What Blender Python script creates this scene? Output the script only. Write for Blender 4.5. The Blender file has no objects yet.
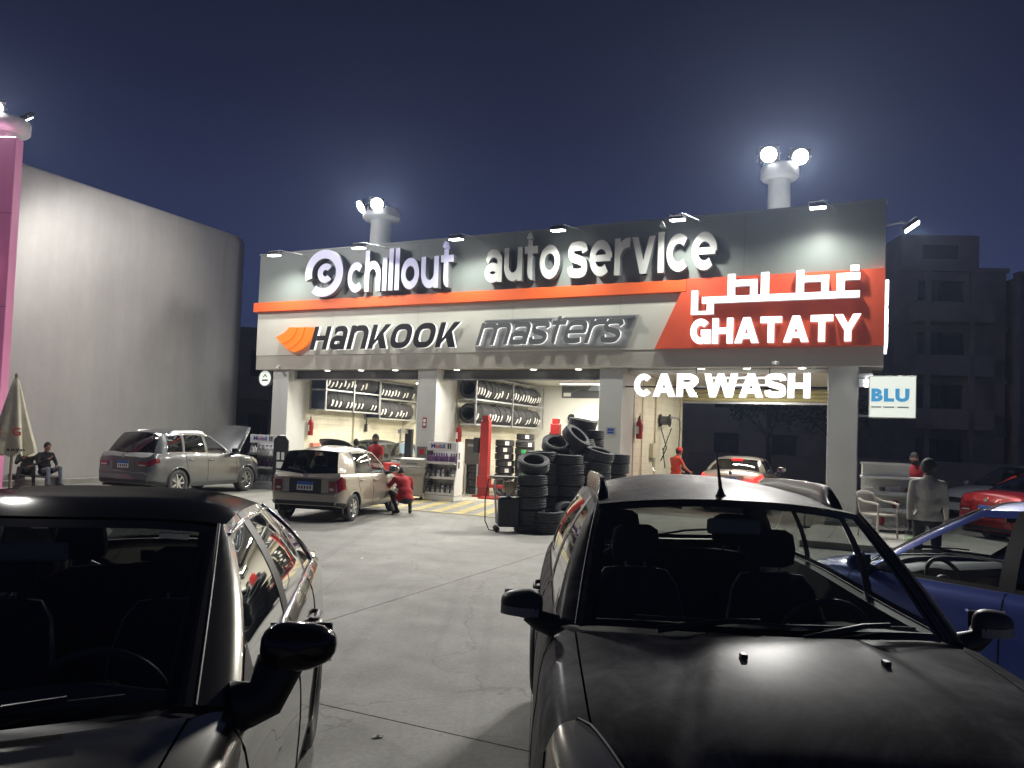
import bpy, bmesh, math, random
import numpy as np
from mathutils import Vector, Matrix
random.seed(7)
SC = bpy.context.scene
COL = SC.collection
PI = math.pi

# ---------------------------------------------------------------- camera
F_PX, CAM_H = 769.0, 1.8
PITCH, ROLL, SHIFT_PX = math.radians(2.25), math.radians(2.1), 23.0
cam_d = bpy.data.cameras.new('camera'); cam = bpy.data.objects.new('camera', cam_d); COL.objects.link(cam)
cam_d.sensor_width = 36.0; cam_d.lens = F_PX * 36.0 / 1024.0; cam_d.shift_y = SHIFT_PX / 1024.0
cam_d.clip_start = 0.05; cam_d.clip_end = 600
cam.matrix_world = Matrix.Translation((0, 0, CAM_H)) @ (Matrix.Rotation(PI/2 + PITCH, 4, 'X') @ Matrix.Rotation(ROLL, 4, 'Z'))
SC.camera = cam

# ---------------------------------------------------------------- world: night sky with city glow towards the horizon
W = bpy.data.worlds.new('World'); SC.world = W; W.use_nodes = True
wn, wl = W.node_tree.nodes, W.node_tree.links
wn.clear()
wo = wn.new('ShaderNodeOutputWorld'); wb_ = wn.new('ShaderNodeBackground'); wl.new(wb_.outputs[0], wo.inputs[0])
tc = wn.new('ShaderNodeTexCoord'); sx = wn.new('ShaderNodeSeparateXYZ'); wl.new(tc.outputs['Generated'], sx.inputs[0])
cr = wn.new('ShaderNodeValToRGB'); wl.new(sx.outputs[2], cr.inputs[0]); wl.new(cr.outputs[0], wb_.inputs[0])
e = cr.color_ramp.elements
e[0].position = 0.0; e[0].color = (.034, .045, .112, 1)
e[1].position = 0.62; e[1].color = (.0060, .0075, .021, 1)
x = e.new(.2); x.color = (.028, .038, .102, 1)
x = e.new(.38); x.color = (.0125, .0165, .050, 1)
wb_.inputs[1].default_value = 0.52

SC.view_settings.view_transform = 'Standard'; SC.view_settings.look = 'None'
SC.view_settings.exposure = 0.7; SC.view_settings.gamma = 1.0
SC.view_settings.use_curve_mapping = False

SC.cycles.max_bounces = 7; SC.cycles.diffuse_bounces = 3; SC.cycles.glossy_bounces = 4; SC.cycles.transmission_bounces = 4
SC.cycles.transparent_max_bounces = 14; SC.cycles.volume_bounces = 0; SC.cycles.sample_clamp_indirect = 5.0

# light strengths (all are lamps seen in the photograph); tuned here
L_FASCIA, L_SOFFIT, L_BAY, L_MAST, L_MASTL = 185.0, 140.0, 128.0, 2600.0, 2000.0

# ---------------------------------------------------------------- facade frame: s along the front, d inwards, z up
PLX, PLY = -8.375, 24.9
UX, UY = 0.90417, -0.42717
NX, NY = 0.42717, 0.90417
FA = math.atan2(UY, UX)
def FW(s, d, z=0.0):
    return Vector((PLX + s*UX + d*NX, PLY + s*UY + d*NY, z))

# ---------------------------------------------------------------- materials
MATS = {}
def M(name, col, rough=.5, metal=0.0, var=0.0, vscale=4.0, bump=0.0, bscale=60.0, coat=0.0, emit=None, estr=0.0, spec=.5, rvar=0.0, stretch=None, croughness=.05):
    if name in MATS: return MATS[name]
    m = bpy.data.materials.new(name); m.use_nodes = True
    nt = m.node_tree; b = nt.nodes['Principled BSDF']
    b.inputs['Base Color'].default_value = (*col, 1); b.inputs['Roughness'].default_value = rough
    b.inputs['Metallic'].default_value = metal; b.inputs['Specular IOR Level'].default_value = spec
    if coat: b.inputs['Coat Weight'].default_value = coat; b.inputs['Coat Roughness'].default_value = croughness
    if emit: b.inputs['Emission Color'].default_value = (*emit, 1); b.inputs['Emission Strength'].default_value = estr
    if var or bump or rvar:
        t = nt.nodes.new('ShaderNodeTexCoord'); src = t.outputs['Object']
        if stretch:
            mp = nt.nodes.new('ShaderNodeMapping'); mp.inputs['Scale'].default_value = stretch
            nt.links.new(src, mp.inputs[0]); src = mp.outputs[0]
        n = nt.nodes.new('ShaderNodeTexNoise'); n.inputs['Scale'].default_value = vscale; n.inputs['Detail'].default_value = 6; n.inputs['Roughness'].default_value = .62
        nt.links.new(src, n.inputs['Vector'])
        if var:
            mr = nt.nodes.new('ShaderNodeMapRange'); mr.inputs[1].default_value = .3; mr.inputs[2].default_value = .7
            mr.inputs[3].default_value = 1-var; mr.inputs[4].default_value = 1+var
            nt.links.new(n.outputs[0], mr.inputs[0])
            mx = nt.nodes.new('ShaderNodeMix'); mx.data_type = 'RGBA'; mx.blend_type = 'MULTIPLY'; mx.inputs[0].default_value = 1
            mx.inputs[6].default_value = (*col, 1); nt.links.new(mr.outputs[0], mx.inputs[7])
            nt.links.new(mx.outputs[2], b.inputs['Base Color'])
        if rvar:
            mr = nt.nodes.new('ShaderNodeMapRange'); mr.inputs[1].default_value = .3; mr.inputs[2].default_value = .7
            mr.inputs[3].default_value = max(0.02, rough-rvar); mr.inputs[4].default_value = min(1, rough+rvar)
            nt.links.new(n.outputs[0], mr.inputs[0]); nt.links.new(mr.outputs[0], b.inputs['Roughness'])
        if bump:
            n2 = nt.nodes.new('ShaderNodeTexNoise'); n2.inputs['Scale'].default_value = bscale; n2.inputs['Detail'].default_value = 4
            nt.links.new(src, n2.inputs['Vector'])
            bp = nt.nodes.new('ShaderNodeBump'); bp.inputs['Strength'].default_value = bump; bp.inputs['Distance'].default_value = .02
            nt.links.new(n2.outputs[0], bp.inputs['Height']); nt.links.new(bp.outputs[0], b.inputs['Normal'])
    MATS[name] = m
    return m

def glass(name, tint, refl=1.0, rough=0.02):
    if name in MATS: return MATS[name]
    m = bpy.data.materials.new(name); m.use_nodes = True
    nt = m.node_tree; nt.nodes.clear()
    o = nt.nodes.new('ShaderNodeOutputMaterial'); mx = nt.nodes.new('ShaderNodeMixShader')
    t = nt.nodes.new('ShaderNodeBsdfTransparent'); t.inputs[0].default_value = (*tint, 1)
    g = nt.nodes.new('ShaderNodeBsdfGlossy'); g.inputs['Roughness'].default_value = rough
    # Schlick reflectance of a thin pane, the same from both sides
    ge = nt.nodes.new('ShaderNodeNewGeometry'); dp = nt.nodes.new('ShaderNodeVectorMath'); dp.operation = 'DOT_PRODUCT'
    nt.links.new(ge.outputs['Incoming'], dp.inputs[0]); nt.links.new(ge.outputs['Normal'], dp.inputs[1])
    def mth(op, a, v):
        k = nt.nodes.new('ShaderNodeMath'); k.operation = op; nt.links.new(a, k.inputs[0] if op != 'SUBTRACT' else k.inputs[1])
        if v is not None: k.inputs[1 if op != 'SUBTRACT' else 0].default_value = v
        return k.outputs[0]
    fr = mth('ADD', mth('MULTIPLY', mth('POWER', mth('SUBTRACT', mth('ABSOLUTE', dp.outputs['Value'], None), 1.0), 5.0), .92), .06)
    ml = nt.nodes.new('ShaderNodeMath'); ml.operation = 'MULTIPLY'; ml.inputs[1].default_value = refl; ml.use_clamp = True
    nt.links.new(fr, ml.inputs[0]); nt.links.new(ml.outputs[0], mx.inputs[0])
    nt.links.new(t.outputs[0], mx.inputs[1]); nt.links.new(g.outputs[0], mx.inputs[2]); nt.links.new(mx.outputs[0], o.inputs[0])
    MATS[name] = m
    return m

def emis(name, col, s):
    return M(name, (.8, .8, .8), .4, emit=col, estr=s)

def concrete_ground():
    m = bpy.data.materials.new('forecourt_concrete'); m.use_nodes = True; nt = m.node_tree; b = nt.nodes['Principled BSDF']
    L = nt.links.new
    t = nt.nodes.new('ShaderNodeNewGeometry'); src = t.outputs['Position']
    def noise(sc, det=6, ro=.6):
        n = nt.nodes.new('ShaderNodeTexNoise'); n.inputs['Scale'].default_value = sc; n.inputs['Detail'].default_value = det; n.inputs['Roughness'].default_value = ro
        L(src, n.inputs['Vector']); return n.outputs[0]
    def ramp(v, p0, p1, c0, c1):
        r = nt.nodes.new('ShaderNodeMapRange'); r.inputs[1].default_value = p0; r.inputs[2].default_value = p1; r.inputs[3].default_value = c0; r.inputs[4].default_value = c1
        r.interpolation_type = 'SMOOTHSTEP'; L(v, r.inputs[0]); return r.outputs[0]
    def mul(a, bb):
        r = nt.nodes.new('ShaderNodeMath'); r.operation = 'MULTIPLY'; L(a, r.inputs[0]); L(bb, r.inputs[1]); return r.outputs[0]
    v = mul(mul(ramp(noise(.35, 5), .3, .7, .93, 1.05), ramp(noise(2.3, 8, .7), .3, .72, .90, 1.07)), ramp(noise(28, 5, .7), .3, .7, .88, 1.1))
    v = mul(v, ramp(noise(1.1, 3), .60, .75, 1.0, .82))       # oil stains
    v = mul(v, ramp(noise(6.5, 2), .70, .78, 1.0, .75))
    wv = nt.nodes.new('ShaderNodeTexWave'); wv.wave_type = 'RINGS'; wv.inputs['Scale'].default_value = .11; wv.inputs['Distortion'].default_value = 2.5; wv.inputs['Detail'].default_value = 3
    L(src, wv.inputs['Vector']); v = mul(v, ramp(wv.outputs['Fac'], .0, .10, .95, 1.0))   # worn wheel tracks
    cc = nt.nodes.new('ShaderNodeMix'); cc.data_type = 'RGBA'; cc.blend_type = 'MULTIPLY'; cc.inputs[0].default_value = 1
    cc.inputs[6].default_value = (.30, .294, .27, 1); L(v, cc.inputs[7]); L(cc.outputs[2], b.inputs['Base Color'])
    # hairline cracks and long faint tyre streaks
    vo = nt.nodes.new('ShaderNodeTexVoronoi'); vo.feature = 'DISTANCE_TO_EDGE'; vo.inputs['Scale'].default_value = .30
    dn = nt.nodes.new('ShaderNodeTexNoise'); dn.inputs['Scale'].default_value = 1.5; dn.inputs['Detail'].default_value = 6; L(src, dn.inputs['Vector'])
    va = nt.nodes.new('ShaderNodeVectorMath'); va.operation = 'MULTIPLY_ADD'; L(dn.outputs['Color'], va.inputs[0]); va.inputs[1].default_value = (.9, .9, .9); L(src, va.inputs[2]); L(va.outputs[0], vo.inputs['Vector'])
    crk = ramp(vo.outputs['Distance'], .0, .004, .72, 1.0)
    mpn = nt.nodes.new('ShaderNodeMapping'); mpn.inputs['Rotation'].default_value = (0, 0, math.radians(25)); mpn.inputs['Scale'].default_value = (3.2, .12, 1); L(src, mpn.inputs[0])
    sn = nt.nodes.new('ShaderNodeTexNoise'); sn.inputs['Scale'].default_value = 1.2; sn.inputs['Detail'].default_value = 5; L(mpn.outputs[0], sn.inputs['Vector'])
    v2 = mul(mul(v, crk), ramp(sn.outputs[0], .52, .72, 1.0, .84)); L(v2, cc.inputs[7])
    L(ramp(noise(1.7, 5), .3, .7, .66, .80), b.inputs['Roughness']); b.inputs['Specular IOR Level'].default_value = .3
    bp = nt.nodes.new('ShaderNodeBump'); bp.inputs['Strength'].default_value = .25; bp.inputs['Distance'].default_value = .01
    L(noise(45, 5, .7), bp.inputs['Height']); L(bp.outputs[0], b.inputs['Normal'])
    return m

def plaster_wall(name, col, streak=.1):
    m = bpy.data.materials.new(name); m.use_nodes = True; nt = m.node_tree; b = nt.nodes['Principled BSDF']; L = nt.links.new
    t = nt.nodes.new('ShaderNodeTexCoord')
    def noise(sc, st, det=6):
        mp = nt.nodes.new('ShaderNodeMapping'); mp.inputs['Scale'].default_value = st; L(t.outputs['Object'], mp.inputs[0])
        n = nt.nodes.new('ShaderNodeTexNoise'); n.inputs['Scale'].default_value = sc; n.inputs['Detail'].default_value = det; n.inputs['Roughness'].default_value = .65
        L(mp.outputs[0], n.inputs['Vector']); return n.outputs[0]
    def ramp(v, c0, c1, p0=.3, p1=.7):
        r = nt.nodes.new('ShaderNodeMapRange'); r.inputs[1].default_value = p0; r.inputs[2].default_value = p1; r.inputs[3].default_value = c0; r.inputs[4].default_value = c1
        L(v, r.inputs[0]); return r.outputs[0]
    def mul(a, bb):
        r = nt.nodes.new('ShaderNodeMath'); r.operation = 'MULTIPLY'; L(a, r.inputs[0]); L(bb, r.inputs[1]); return r.outputs[0]
    v = mul(ramp(noise(1.6, (1, 1, .12)), 1-streak, 1+streak), ramp(noise(.45, (1, 1, 1)), 1-streak, 1+streak))
    v = mul(v, ramp(noise(5, (1, 1, .5)), 1-.35*streak, 1+.35*streak))
    v = mul(v, ramp(noise(3.2, (1, 1, .06), 3), 1.0, 1-1.3*streak, .62, .8))
    cc = nt.nodes.new('ShaderNodeMix'); cc.data_type = 'RGBA'; cc.blend_type = 'MULTIPLY'; cc.inputs[0].default_value = 1
    cc.inputs[6].default_value = (*col, 1); L(v, cc.inputs[7]); L(cc.outputs[2], b.inputs['Base Color'])
    b.inputs['Roughness'].default_value = .85
    bp = nt.nodes.new('ShaderNodeBump'); bp.inputs['Strength'].default_value = .2; bp.inputs['Distance'].default_value = .02
    L(noise(9, (1, 1, 1)), bp.inputs['Height']); L(bp.outputs[0], b.inputs['Normal'])
    return m

def block_wall(name, col, axis):
    """painted concrete block wall: mortar joints as fine relief"""
    m = bpy.data.materials.new(name); m.use_nodes = True; nt = m.node_tree; b = nt.nodes['Principled BSDF']; L = nt.links.new
    t = nt.nodes.new('ShaderNodeTexCoord'); s = nt.nodes.new('ShaderNodeSeparateXYZ'); L(t.outputs['Object'], s.inputs[0])
    c = nt.nodes.new('ShaderNodeCombineXYZ'); L(s.outputs[axis], c.inputs[0]); L(s.outputs[2], c.inputs[1])
    br = nt.nodes.new('ShaderNodeTexBrick'); br.inputs['Scale'].default_value = 1.0; br.inputs['Brick Width'].default_value = .4; br.inputs['Row Height'].default_value = .2
    br.inputs['Mortar Size'].default_value = .008; br.inputs['Color1'].default_value = (*col, 1); br.inputs['Color2'].default_value = (*[k*.96 for k in col], 1); br.inputs['Mortar'].default_value = (*[k*.82 for k in col], 1)
    L(c.outputs[0], br.inputs['Vector'])
    n = nt.nodes.new('ShaderNodeTexNoise'); n.inputs['Scale'].default_value = 1.3; n.inputs['Detail'].default_value = 6; L(t.outputs['Object'], n.inputs['Vector'])
    r = nt.nodes.new('ShaderNodeMapRange'); r.inputs[1].default_value = .3; r.inputs[2].default_value = .7; r.inputs[3].default_value = .85; r.inputs[4].default_value = 1.08; L(n.outputs[0], r.inputs[0])
    mx = nt.nodes.new('ShaderNodeMix'); mx.data_type = 'RGBA'; mx.blend_type = 'MULTIPLY'; mx.inputs[0].default_value = 1
    L(br.outputs[0], mx.inputs[6]); L(r.outputs[0], mx.inputs[7]); L(mx.outputs[2], b.inputs['Base Color'])
    b.inputs['Roughness'].default_value = .6
    bp = nt.nodes.new('ShaderNodeBump'); bp.inputs['Strength'].default_value = .5; bp.inputs['Distance'].default_value = .01; bp.invert = True
    L(br.outputs['Fac'], bp.inputs['Height']); L(bp.outputs[0], b.inputs['Normal'])
    return m

# ---------------------------------------------------------------- mesh helpers
ORD = 'first second third fourth fifth sixth seventh eighth ninth tenth eleventh twelfth thirteenth fourteenth fifteenth sixteenth seventeenth eighteenth nineteenth twentieth twenty-first twenty-second twenty-third twenty-fourth twenty-fifth twenty-sixth twenty-seventh twenty-eighth'.split()
def from_top(k, n):
    return 'topmost' if k == n-1 else ('bottom' if k == 0 else ORD[n-1-k]+' from top')
class MB:
    def __init__(s): s.v = []; s.f = []; s.m = []
    def add(s, vs, fs, mi=0):
        o = len(s.v); s.v += [tuple(p) for p in vs]
        for f in fs: s.f.append([i+o for i in f]); s.m.append(mi)
        return s
    def box(s, c, sz, mi=0, rz=0.0, R=None):
        hx, hy, hz = sz[0]/2, sz[1]/2, sz[2]/2
        P = [Vector((a*hx, b*hy, k*hz)) for a in (-1, 1) for b in (-1, 1) for k in (-1, 1)]
        R = R or Matrix.Rotation(rz, 3, 'Z')
        P = [R @ p + Vector(c) for p in P]
        return s.add(P, [(0,1,3,2), (4,6,7,5), (0,4,5,1), (2,3,7,6), (0,2,6,4), (1,5,7,3)], mi)
    def b2(s, x0, x1, y0, y1, z0, z1, mi=0):
        return s.box(((x0+x1)/2, (y0+y1)/2, (z0+z1)/2), (abs(x1-x0), abs(y1-y0), abs(z1-z0)), mi)
    def cyl(s, p0, p1, r0, r1=None, n=16, mi=0, caps=True):
        r1 = r0 if r1 is None else r1
        p0, p1 = Vector(p0), Vector(p1); d = (p1-p0).normalized()
        a = d.orthogonal().normalized(); b = d.cross(a)
        vs = [p0 + (a*math.cos(2*PI*i/n) + b*math.sin(2*PI*i/n))*r0 for i in range(n)] + [p1 + (a*math.cos(2*PI*i/n) + b*math.sin(2*PI*i/n))*r1 for i in range(n)]
        fs = [(i, (i+1) % n, n+(i+1) % n, n+i) for i in range(n)]
        if caps: fs += [tuple(range(n))[::-1], tuple(range(n, 2*n))]
        return s.add(vs, fs, mi)
    def tube(s, pts, r, n=8, mi=0, closed=False):
        pts = [Vector(p) for p in pts]; k = len(pts)
        rs = r if isinstance(r, (list, tuple)) else [r]*k
        vs = []; pa = None
        for i, p in enumerate(pts):
            if closed: d = pts[(i+1) % k]-pts[i-1]
            else: d = pts[min(i+1, k-1)]-pts[max(i-1, 0)]
            d.normalize()
            if pa is None: a = d.orthogonal().normalized()
            else:
                a = pa - d*pa.dot(d)
                a = a.normalized() if a.length > 1e-6 else d.orthogonal().normalized()
            pa = a; b = d.cross(a)
            vs += [p + (a*math.cos(2*PI*j/n) + b*math.sin(2*PI*j/n))*rs[i] for j in range(n)]
        fs = []
        for i in range(k if closed else k-1):
            i2 = (i+1) % k
            for j in range(n): fs.append((i*n+j, i*n+(j+1) % n, i2*n+(j+1) % n, i2*n+j))
        if not closed: fs += [tuple(range(n))[::-1], tuple(range((k-1)*n, k*n))]
        return s.add(vs, fs, mi)
    def lathe(s, prof, n=24, mi=0, axis='z', c=(0, 0, 0), closed=False):
        vs = []; k = len(prof)
        for i in range(n):
            a = 2*PI*i/n; ca, sa = math.cos(a), math.sin(a)
            for r, h in prof:
                if axis == 'z': p = (r*ca, r*sa, h)
                elif axis == 'y': p = (r*ca, h, r*sa)
                else: p = (h, r*ca, r*sa)
                vs.append((p[0]+c[0], p[1]+c[1], p[2]+c[2]))
        fs = []
        for i in range(n):
            i2 = (i+1) % n
            for j in range(k if closed else k-1):
                j2 = (j+1) % k
                fs.append((i*k+j, i2*k+j, i2*k+j2, i*k+j2))
        return s.add(vs, fs, mi)
    def prism(s, poly, y0, y1, mi=0, plane='xz'):
        """polygon (2D list) extruded between y0 and y1"""
        n = len(poly)
        def P(p, y): return (p[0], y, p[1]) if plane == 'xz' else ((p[0], p[1], y) if plane == 'xy' else (y, p[0], p[1]))
        vs = [P(p, y0) for p in poly]+[P(p, y1) for p in poly]
        fs = [tuple(range(n)), tuple(range(n, 2*n))[::-1]]+[(i, n+i, n+(i+1) % n, (i+1) % n) for i in range(n)]
        return s.add(vs, fs, mi)
    def grid(s, P, mi=0, close_u=False):
        a, b = len(P), len(P[0])
        vs = [p for row in P for p in row]
        fs = [(i*b+j, ((i+1) % a)*b+j, ((i+1) % a)*b+j+1, i*b+j+1) for i in range(a if close_u else a-1) for j in range(b-1)]
        return s.add(vs, fs, mi)
    def ell(s, c, r, nu=14, nv=10, mi=0, R=None):
        vs = []; R = R or Matrix.Identity(3)
        for i in range(nv+1):
            t = PI*i/nv
            for j in range(nu):
                p = 2*PI*j/nu
                vs.append(R @ Vector((r[0]*math.sin(t)*math.cos(p), r[1]*math.sin(t)*math.sin(p), r[2]*math.cos(t))) + Vector(c))
        fs = [(i*nu+j, (i+1)*nu+j, (i+1)*nu+(j+1) % nu, i*nu+(j+1) % nu) for i in range(nv) for j in range(nu)]
        return s.add(vs, fs, mi)

def mesh_of(name, mb, mats, smooth=None, weld=False, fixn=True):
    me = bpy.data.meshes.new(name)
    me.from_pydata(mb.v, [], mb.f)
    if not isinstance(mats, (list, tuple)): mats = [mats]
    for m in mats: me.materials.append(m)
    if len(mats) > 1: me.polygons.foreach_set('material_index', mb.m)
    if weld or fixn:
        bm = bmesh.new(); bm.from_mesh(me)
        if weld: bmesh.ops.remove_doubles(bm, verts=bm.verts, dist=weld if isinstance(weld, float) else .0005)
        if fixn: bmesh.ops.recalc_face_normals(bm, faces=bm.faces)
        bm.to_mesh(me); bm.free()
    if smooth is not None:
        me.polygons.foreach_set('use_smooth', [True]*len(me.polygons))
        if smooth < 179: me.set_sharp_from_angle(angle=math.radians(smooth))
    me.update()
    return me

def obj(name, mb, mats, parent=None, smooth=None, bevel=0.0, loc=None, rot=None, weld=False, seg=2):
    me = mb if isinstance(mb, bpy.types.Mesh) else mesh_of(name, mb, mats, smooth, weld)
    o = bpy.data.objects.new(name, me); COL.objects.link(o)
    if parent: o.parent = parent
    if loc is not None: o.location = loc
    if rot is not None: o.rotation_euler = rot
    if bevel:
        b = o.modifiers.new('bevel', 'BEVEL'); b.width = bevel; b.segments = seg; b.limit_method = 'ANGLE'; b.angle_limit = math.radians(40)
        if smooth is None:
            me.polygons.foreach_set('use_smooth', [True]*len(me.polygons)); b.harden_normals = True
    return o

def tag(o, label, cat, group=None, kind=None):
    if label: o['label'] = label
    if cat: o['category'] = cat
    if group: o['group'] = group
    if kind: o['kind'] = kind
    return o
def thing(name, label, cat, loc=(0, 0, 0), rz=0.0, group=None):
    o = bpy.data.objects.new(name, None); COL.objects.link(o)
    o.location = loc; o.rotation_euler = (0, 0, rz); o.empty_display_size = .1
    return tag(o, label, cat, group)
def struct(name, mb, mats, **k):
    o = obj(name, mb, mats, **k); o['kind'] = 'structure'; return o
def copy_tree(o, parent=None):
    c = o.copy(); COL.objects.link(c)
    if parent: c.parent = parent
    for ch in o.children: copy_tree(ch, c)
    return c
def lamp(name, kind, loc, target=None, energy=10, col=(1, 1, 1), size=.1, angle=90, blend=.5, parent=None, rot=None, sy=None):
    l = bpy.data.lights.new(name, kind); l.energy = energy; l.color = col
    o = bpy.data.objects.new(name, l); COL.objects.link(o); o.location = loc
    if kind == 'SPOT': l.spot_size = math.radians(angle); l.spot_blend = blend; l.shadow_soft_size = size
    elif kind == 'POINT': l.shadow_soft_size = size
    elif kind == 'AREA':
        l.size = size
        if sy: l.shape = 'RECTANGLE'; l.size_y = sy
    if target is not None: o.rotation_euler = (Vector(target)-Vector(loc)).to_track_quat('-Z', 'Y').to_euler()
    if rot: o.rotation_euler = rot
    if parent: o.parent = parent
    return o

# text: each glyph its own mesh, laid out in local x (right) / z (up), thickness towards -y
def glyph(ch, bold, shear=0.0):
    cu = bpy.data.curves.new('g', 'FONT'); cu.body = ch; cu.size = 1.0; cu.extrude = .5; cu.offset = bold; cu.resolution_u = 4
    if bold < 0: cu.offset = bold
    o = bpy.data.objects.new('g', cu); COL.objects.link(o)
    dg = bpy.context.evaluated_depsgraph_get()
    me = bpy.data.meshes.new_from_object(o.evaluated_get(dg))
    bpy.data.objects.remove(o); bpy.data.curves.remove(cu)
    v = np.zeros(len(me.vertices)*3); me.vertices.foreach_get('co', v); v = v.reshape(-1, 3)
    v[:, 0] += shear*v[:, 1]
    f = [list(p.vertices) for p in me.polygons]
    bpy.data.meshes.remove(me)
    return v, f
def layout(text, x0, x1, z0, hcap, bold=.02, shear=0.0, gap=.08, space=.35, scale_ch=None):
    """returns list of (ch, verts Nx3 [x,z,thick 0..1], faces) with capital height hcap fitted to x0..x1"""
    cap = glyph('H', bold)[0]; ch_h = cap[:, 1].max()-cap[:, 1].min(); base0 = cap[:, 1].min()
    pen = 0; out = []
    for ch in text:
        if ch == ' ': pen += space; continue
        v, f = glyph(ch, bold, shear)
        if scale_ch and ch in scale_ch:
            v = v.copy(); h = v[:, 1].max()-base0
            v[:, 1] = base0+(v[:, 1]-base0)*(ch_h/h)*scale_ch[ch]; 
        w0, w1 = v[:, 0].min(), v[:, 0].max()
        vv = v.copy(); vv[:, 0] += pen-w0; pen += (w1-w0)+gap
        out.append((ch, vv, f))
    tot = max(o[1][:, 0].max() for o in out); sx_ = (x1-x0)/tot; sz_ = hcap/ch_h
    res = []
    for ch, v, f in out:
        q = np.stack([x0+v[:, 0]*sx_, z0+(v[:, 1]-base0)*sz_, v[:, 2]+.5], 1)
        res.append((ch, q, f))
    return res
def letters(parent, lay, y0, y1, mats, name='letter', grow=0.0, fat=0.0):
    """mats: [face, side]"""
    for ch, q, f in lay:
        mb = MB(); c = q[:, :2].mean(0)
        offs = [(0, 0)]+([(fat*math.cos(k*PI/4), fat*math.sin(k*PI/4)) for k in range(8)] if fat else [])
        for kk, (ox, oz) in enumerate(offs):   # stacked copies thicken the strokes evenly
            ya = y0+.0006*kk; mb.add([(p[0]+ox, y1+(ya-y1)*p[2], p[1]+oz) for p in q], f)
        for i, fc in enumerate(mb.f):
            ys = [mb.v[k][1] for k in fc]
            mb.m[i] = 0 if max(ys)-min(ys) < 1e-5 else 1
        obj(name, mb, mats, parent)
def pchip(pts):
    xs = np.array([p[0] for p in pts], float); ys = np.array([p[1] for p in pts], float)
    o = np.argsort(xs); xs, ys = xs[o], ys[o]
    h = np.diff(xs); d = np.diff(ys)/h; m = np.zeros(len(xs)); m[0], m[-1] = d[0], d[-1]
    for i in range(1, len(xs)-1):
        if d[i-1]*d[i] > 0:
            w1, w2 = 2*h[i]+h[i-1], h[i]+2*h[i-1]; m[i] = (w1+w2)/(w1/d[i-1]+w2/d[i])
    def f(x):
        x = min(max(x, xs[0]), xs[-1]); i = min(max(int(np.searchsorted(xs, x)-1), 0), len(h)-1)
        t = (x-xs[i])/h[i]
        return float((2*t**3-3*t**2+1)*ys[i]+(t**3-2*t**2+t)*h[i]*m[i]+(-2*t**3+3*t**2)*ys[i+1]+(t**3-t**2)*h[i]*m[i+1])
    return f
# ---------------------------------------------------------------- drawn letter shapes: polygons and thick strokes on a unit grid
def sarc(cx, cy, rx, ry, a0, a1, n=22, e=1.0):
    """(super)elliptic arc centre line; e < 1 squarer"""
    out = []
    for i in range(n+1):
        a = math.radians(a0+(a1-a0)*i/n); c, s = math.cos(a), math.sin(a)
        out.append((cx+rx*math.copysign(abs(c)**e, c), cy+ry*math.copysign(abs(s)**e, s)))
    return out
def crom(pts, n=6):
    P = [pts[0]]+list(pts)+[pts[-1]]; out = []
    for i in range(1, len(P)-2):
        for k in range(n):
            t = k/n; f = lambda a, b, c, d: .5*((2*b)+(-a+c)*t+(2*a-5*b+4*c-d)*t*t+(-a+3*b-3*c+d)*t**3)
            out.append((f(P[i-1][0], P[i][0], P[i+1][0], P[i+2][0]), f(P[i-1][1], P[i][1], P[i+1][1], P[i+2][1])))
    return out+[pts[-1]]
def outline(pl, t, closed=False):
    """left and right offset lines of a thick stroke with mitred joins"""
    n = len(pl); A = []; B = []
    for i in range(n):
        p = Vector(pl[i])
        if closed: d0 = (p-Vector(pl[i-1])); d1 = (Vector(pl[(i+1) % n])-p)
        else: d0 = p-Vector(pl[max(i-1, 0)]); d1 = Vector(pl[min(i+1, n-1)])-p
        d0 = d0.normalized() if d0.length > 1e-9 else d1.normalized(); d1 = d1.normalized() if d1.length > 1e-9 else d0
        m = (d0+d1); m = m.normalized() if m.length > 1e-6 else d0
        nrm = Vector((-m.y, m.x)); k = t/2/max(.5, nrm.dot(Vector((-d0.y, d0.x))))
        A.append(tuple(p+nrm*k)); B.append(tuple(p-nrm*k))
    return A, B
def BOXP(x0, z0, x1, z1): return [(x0, z0), (x1, z0), (x1, z1), (x0, z1)]
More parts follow.
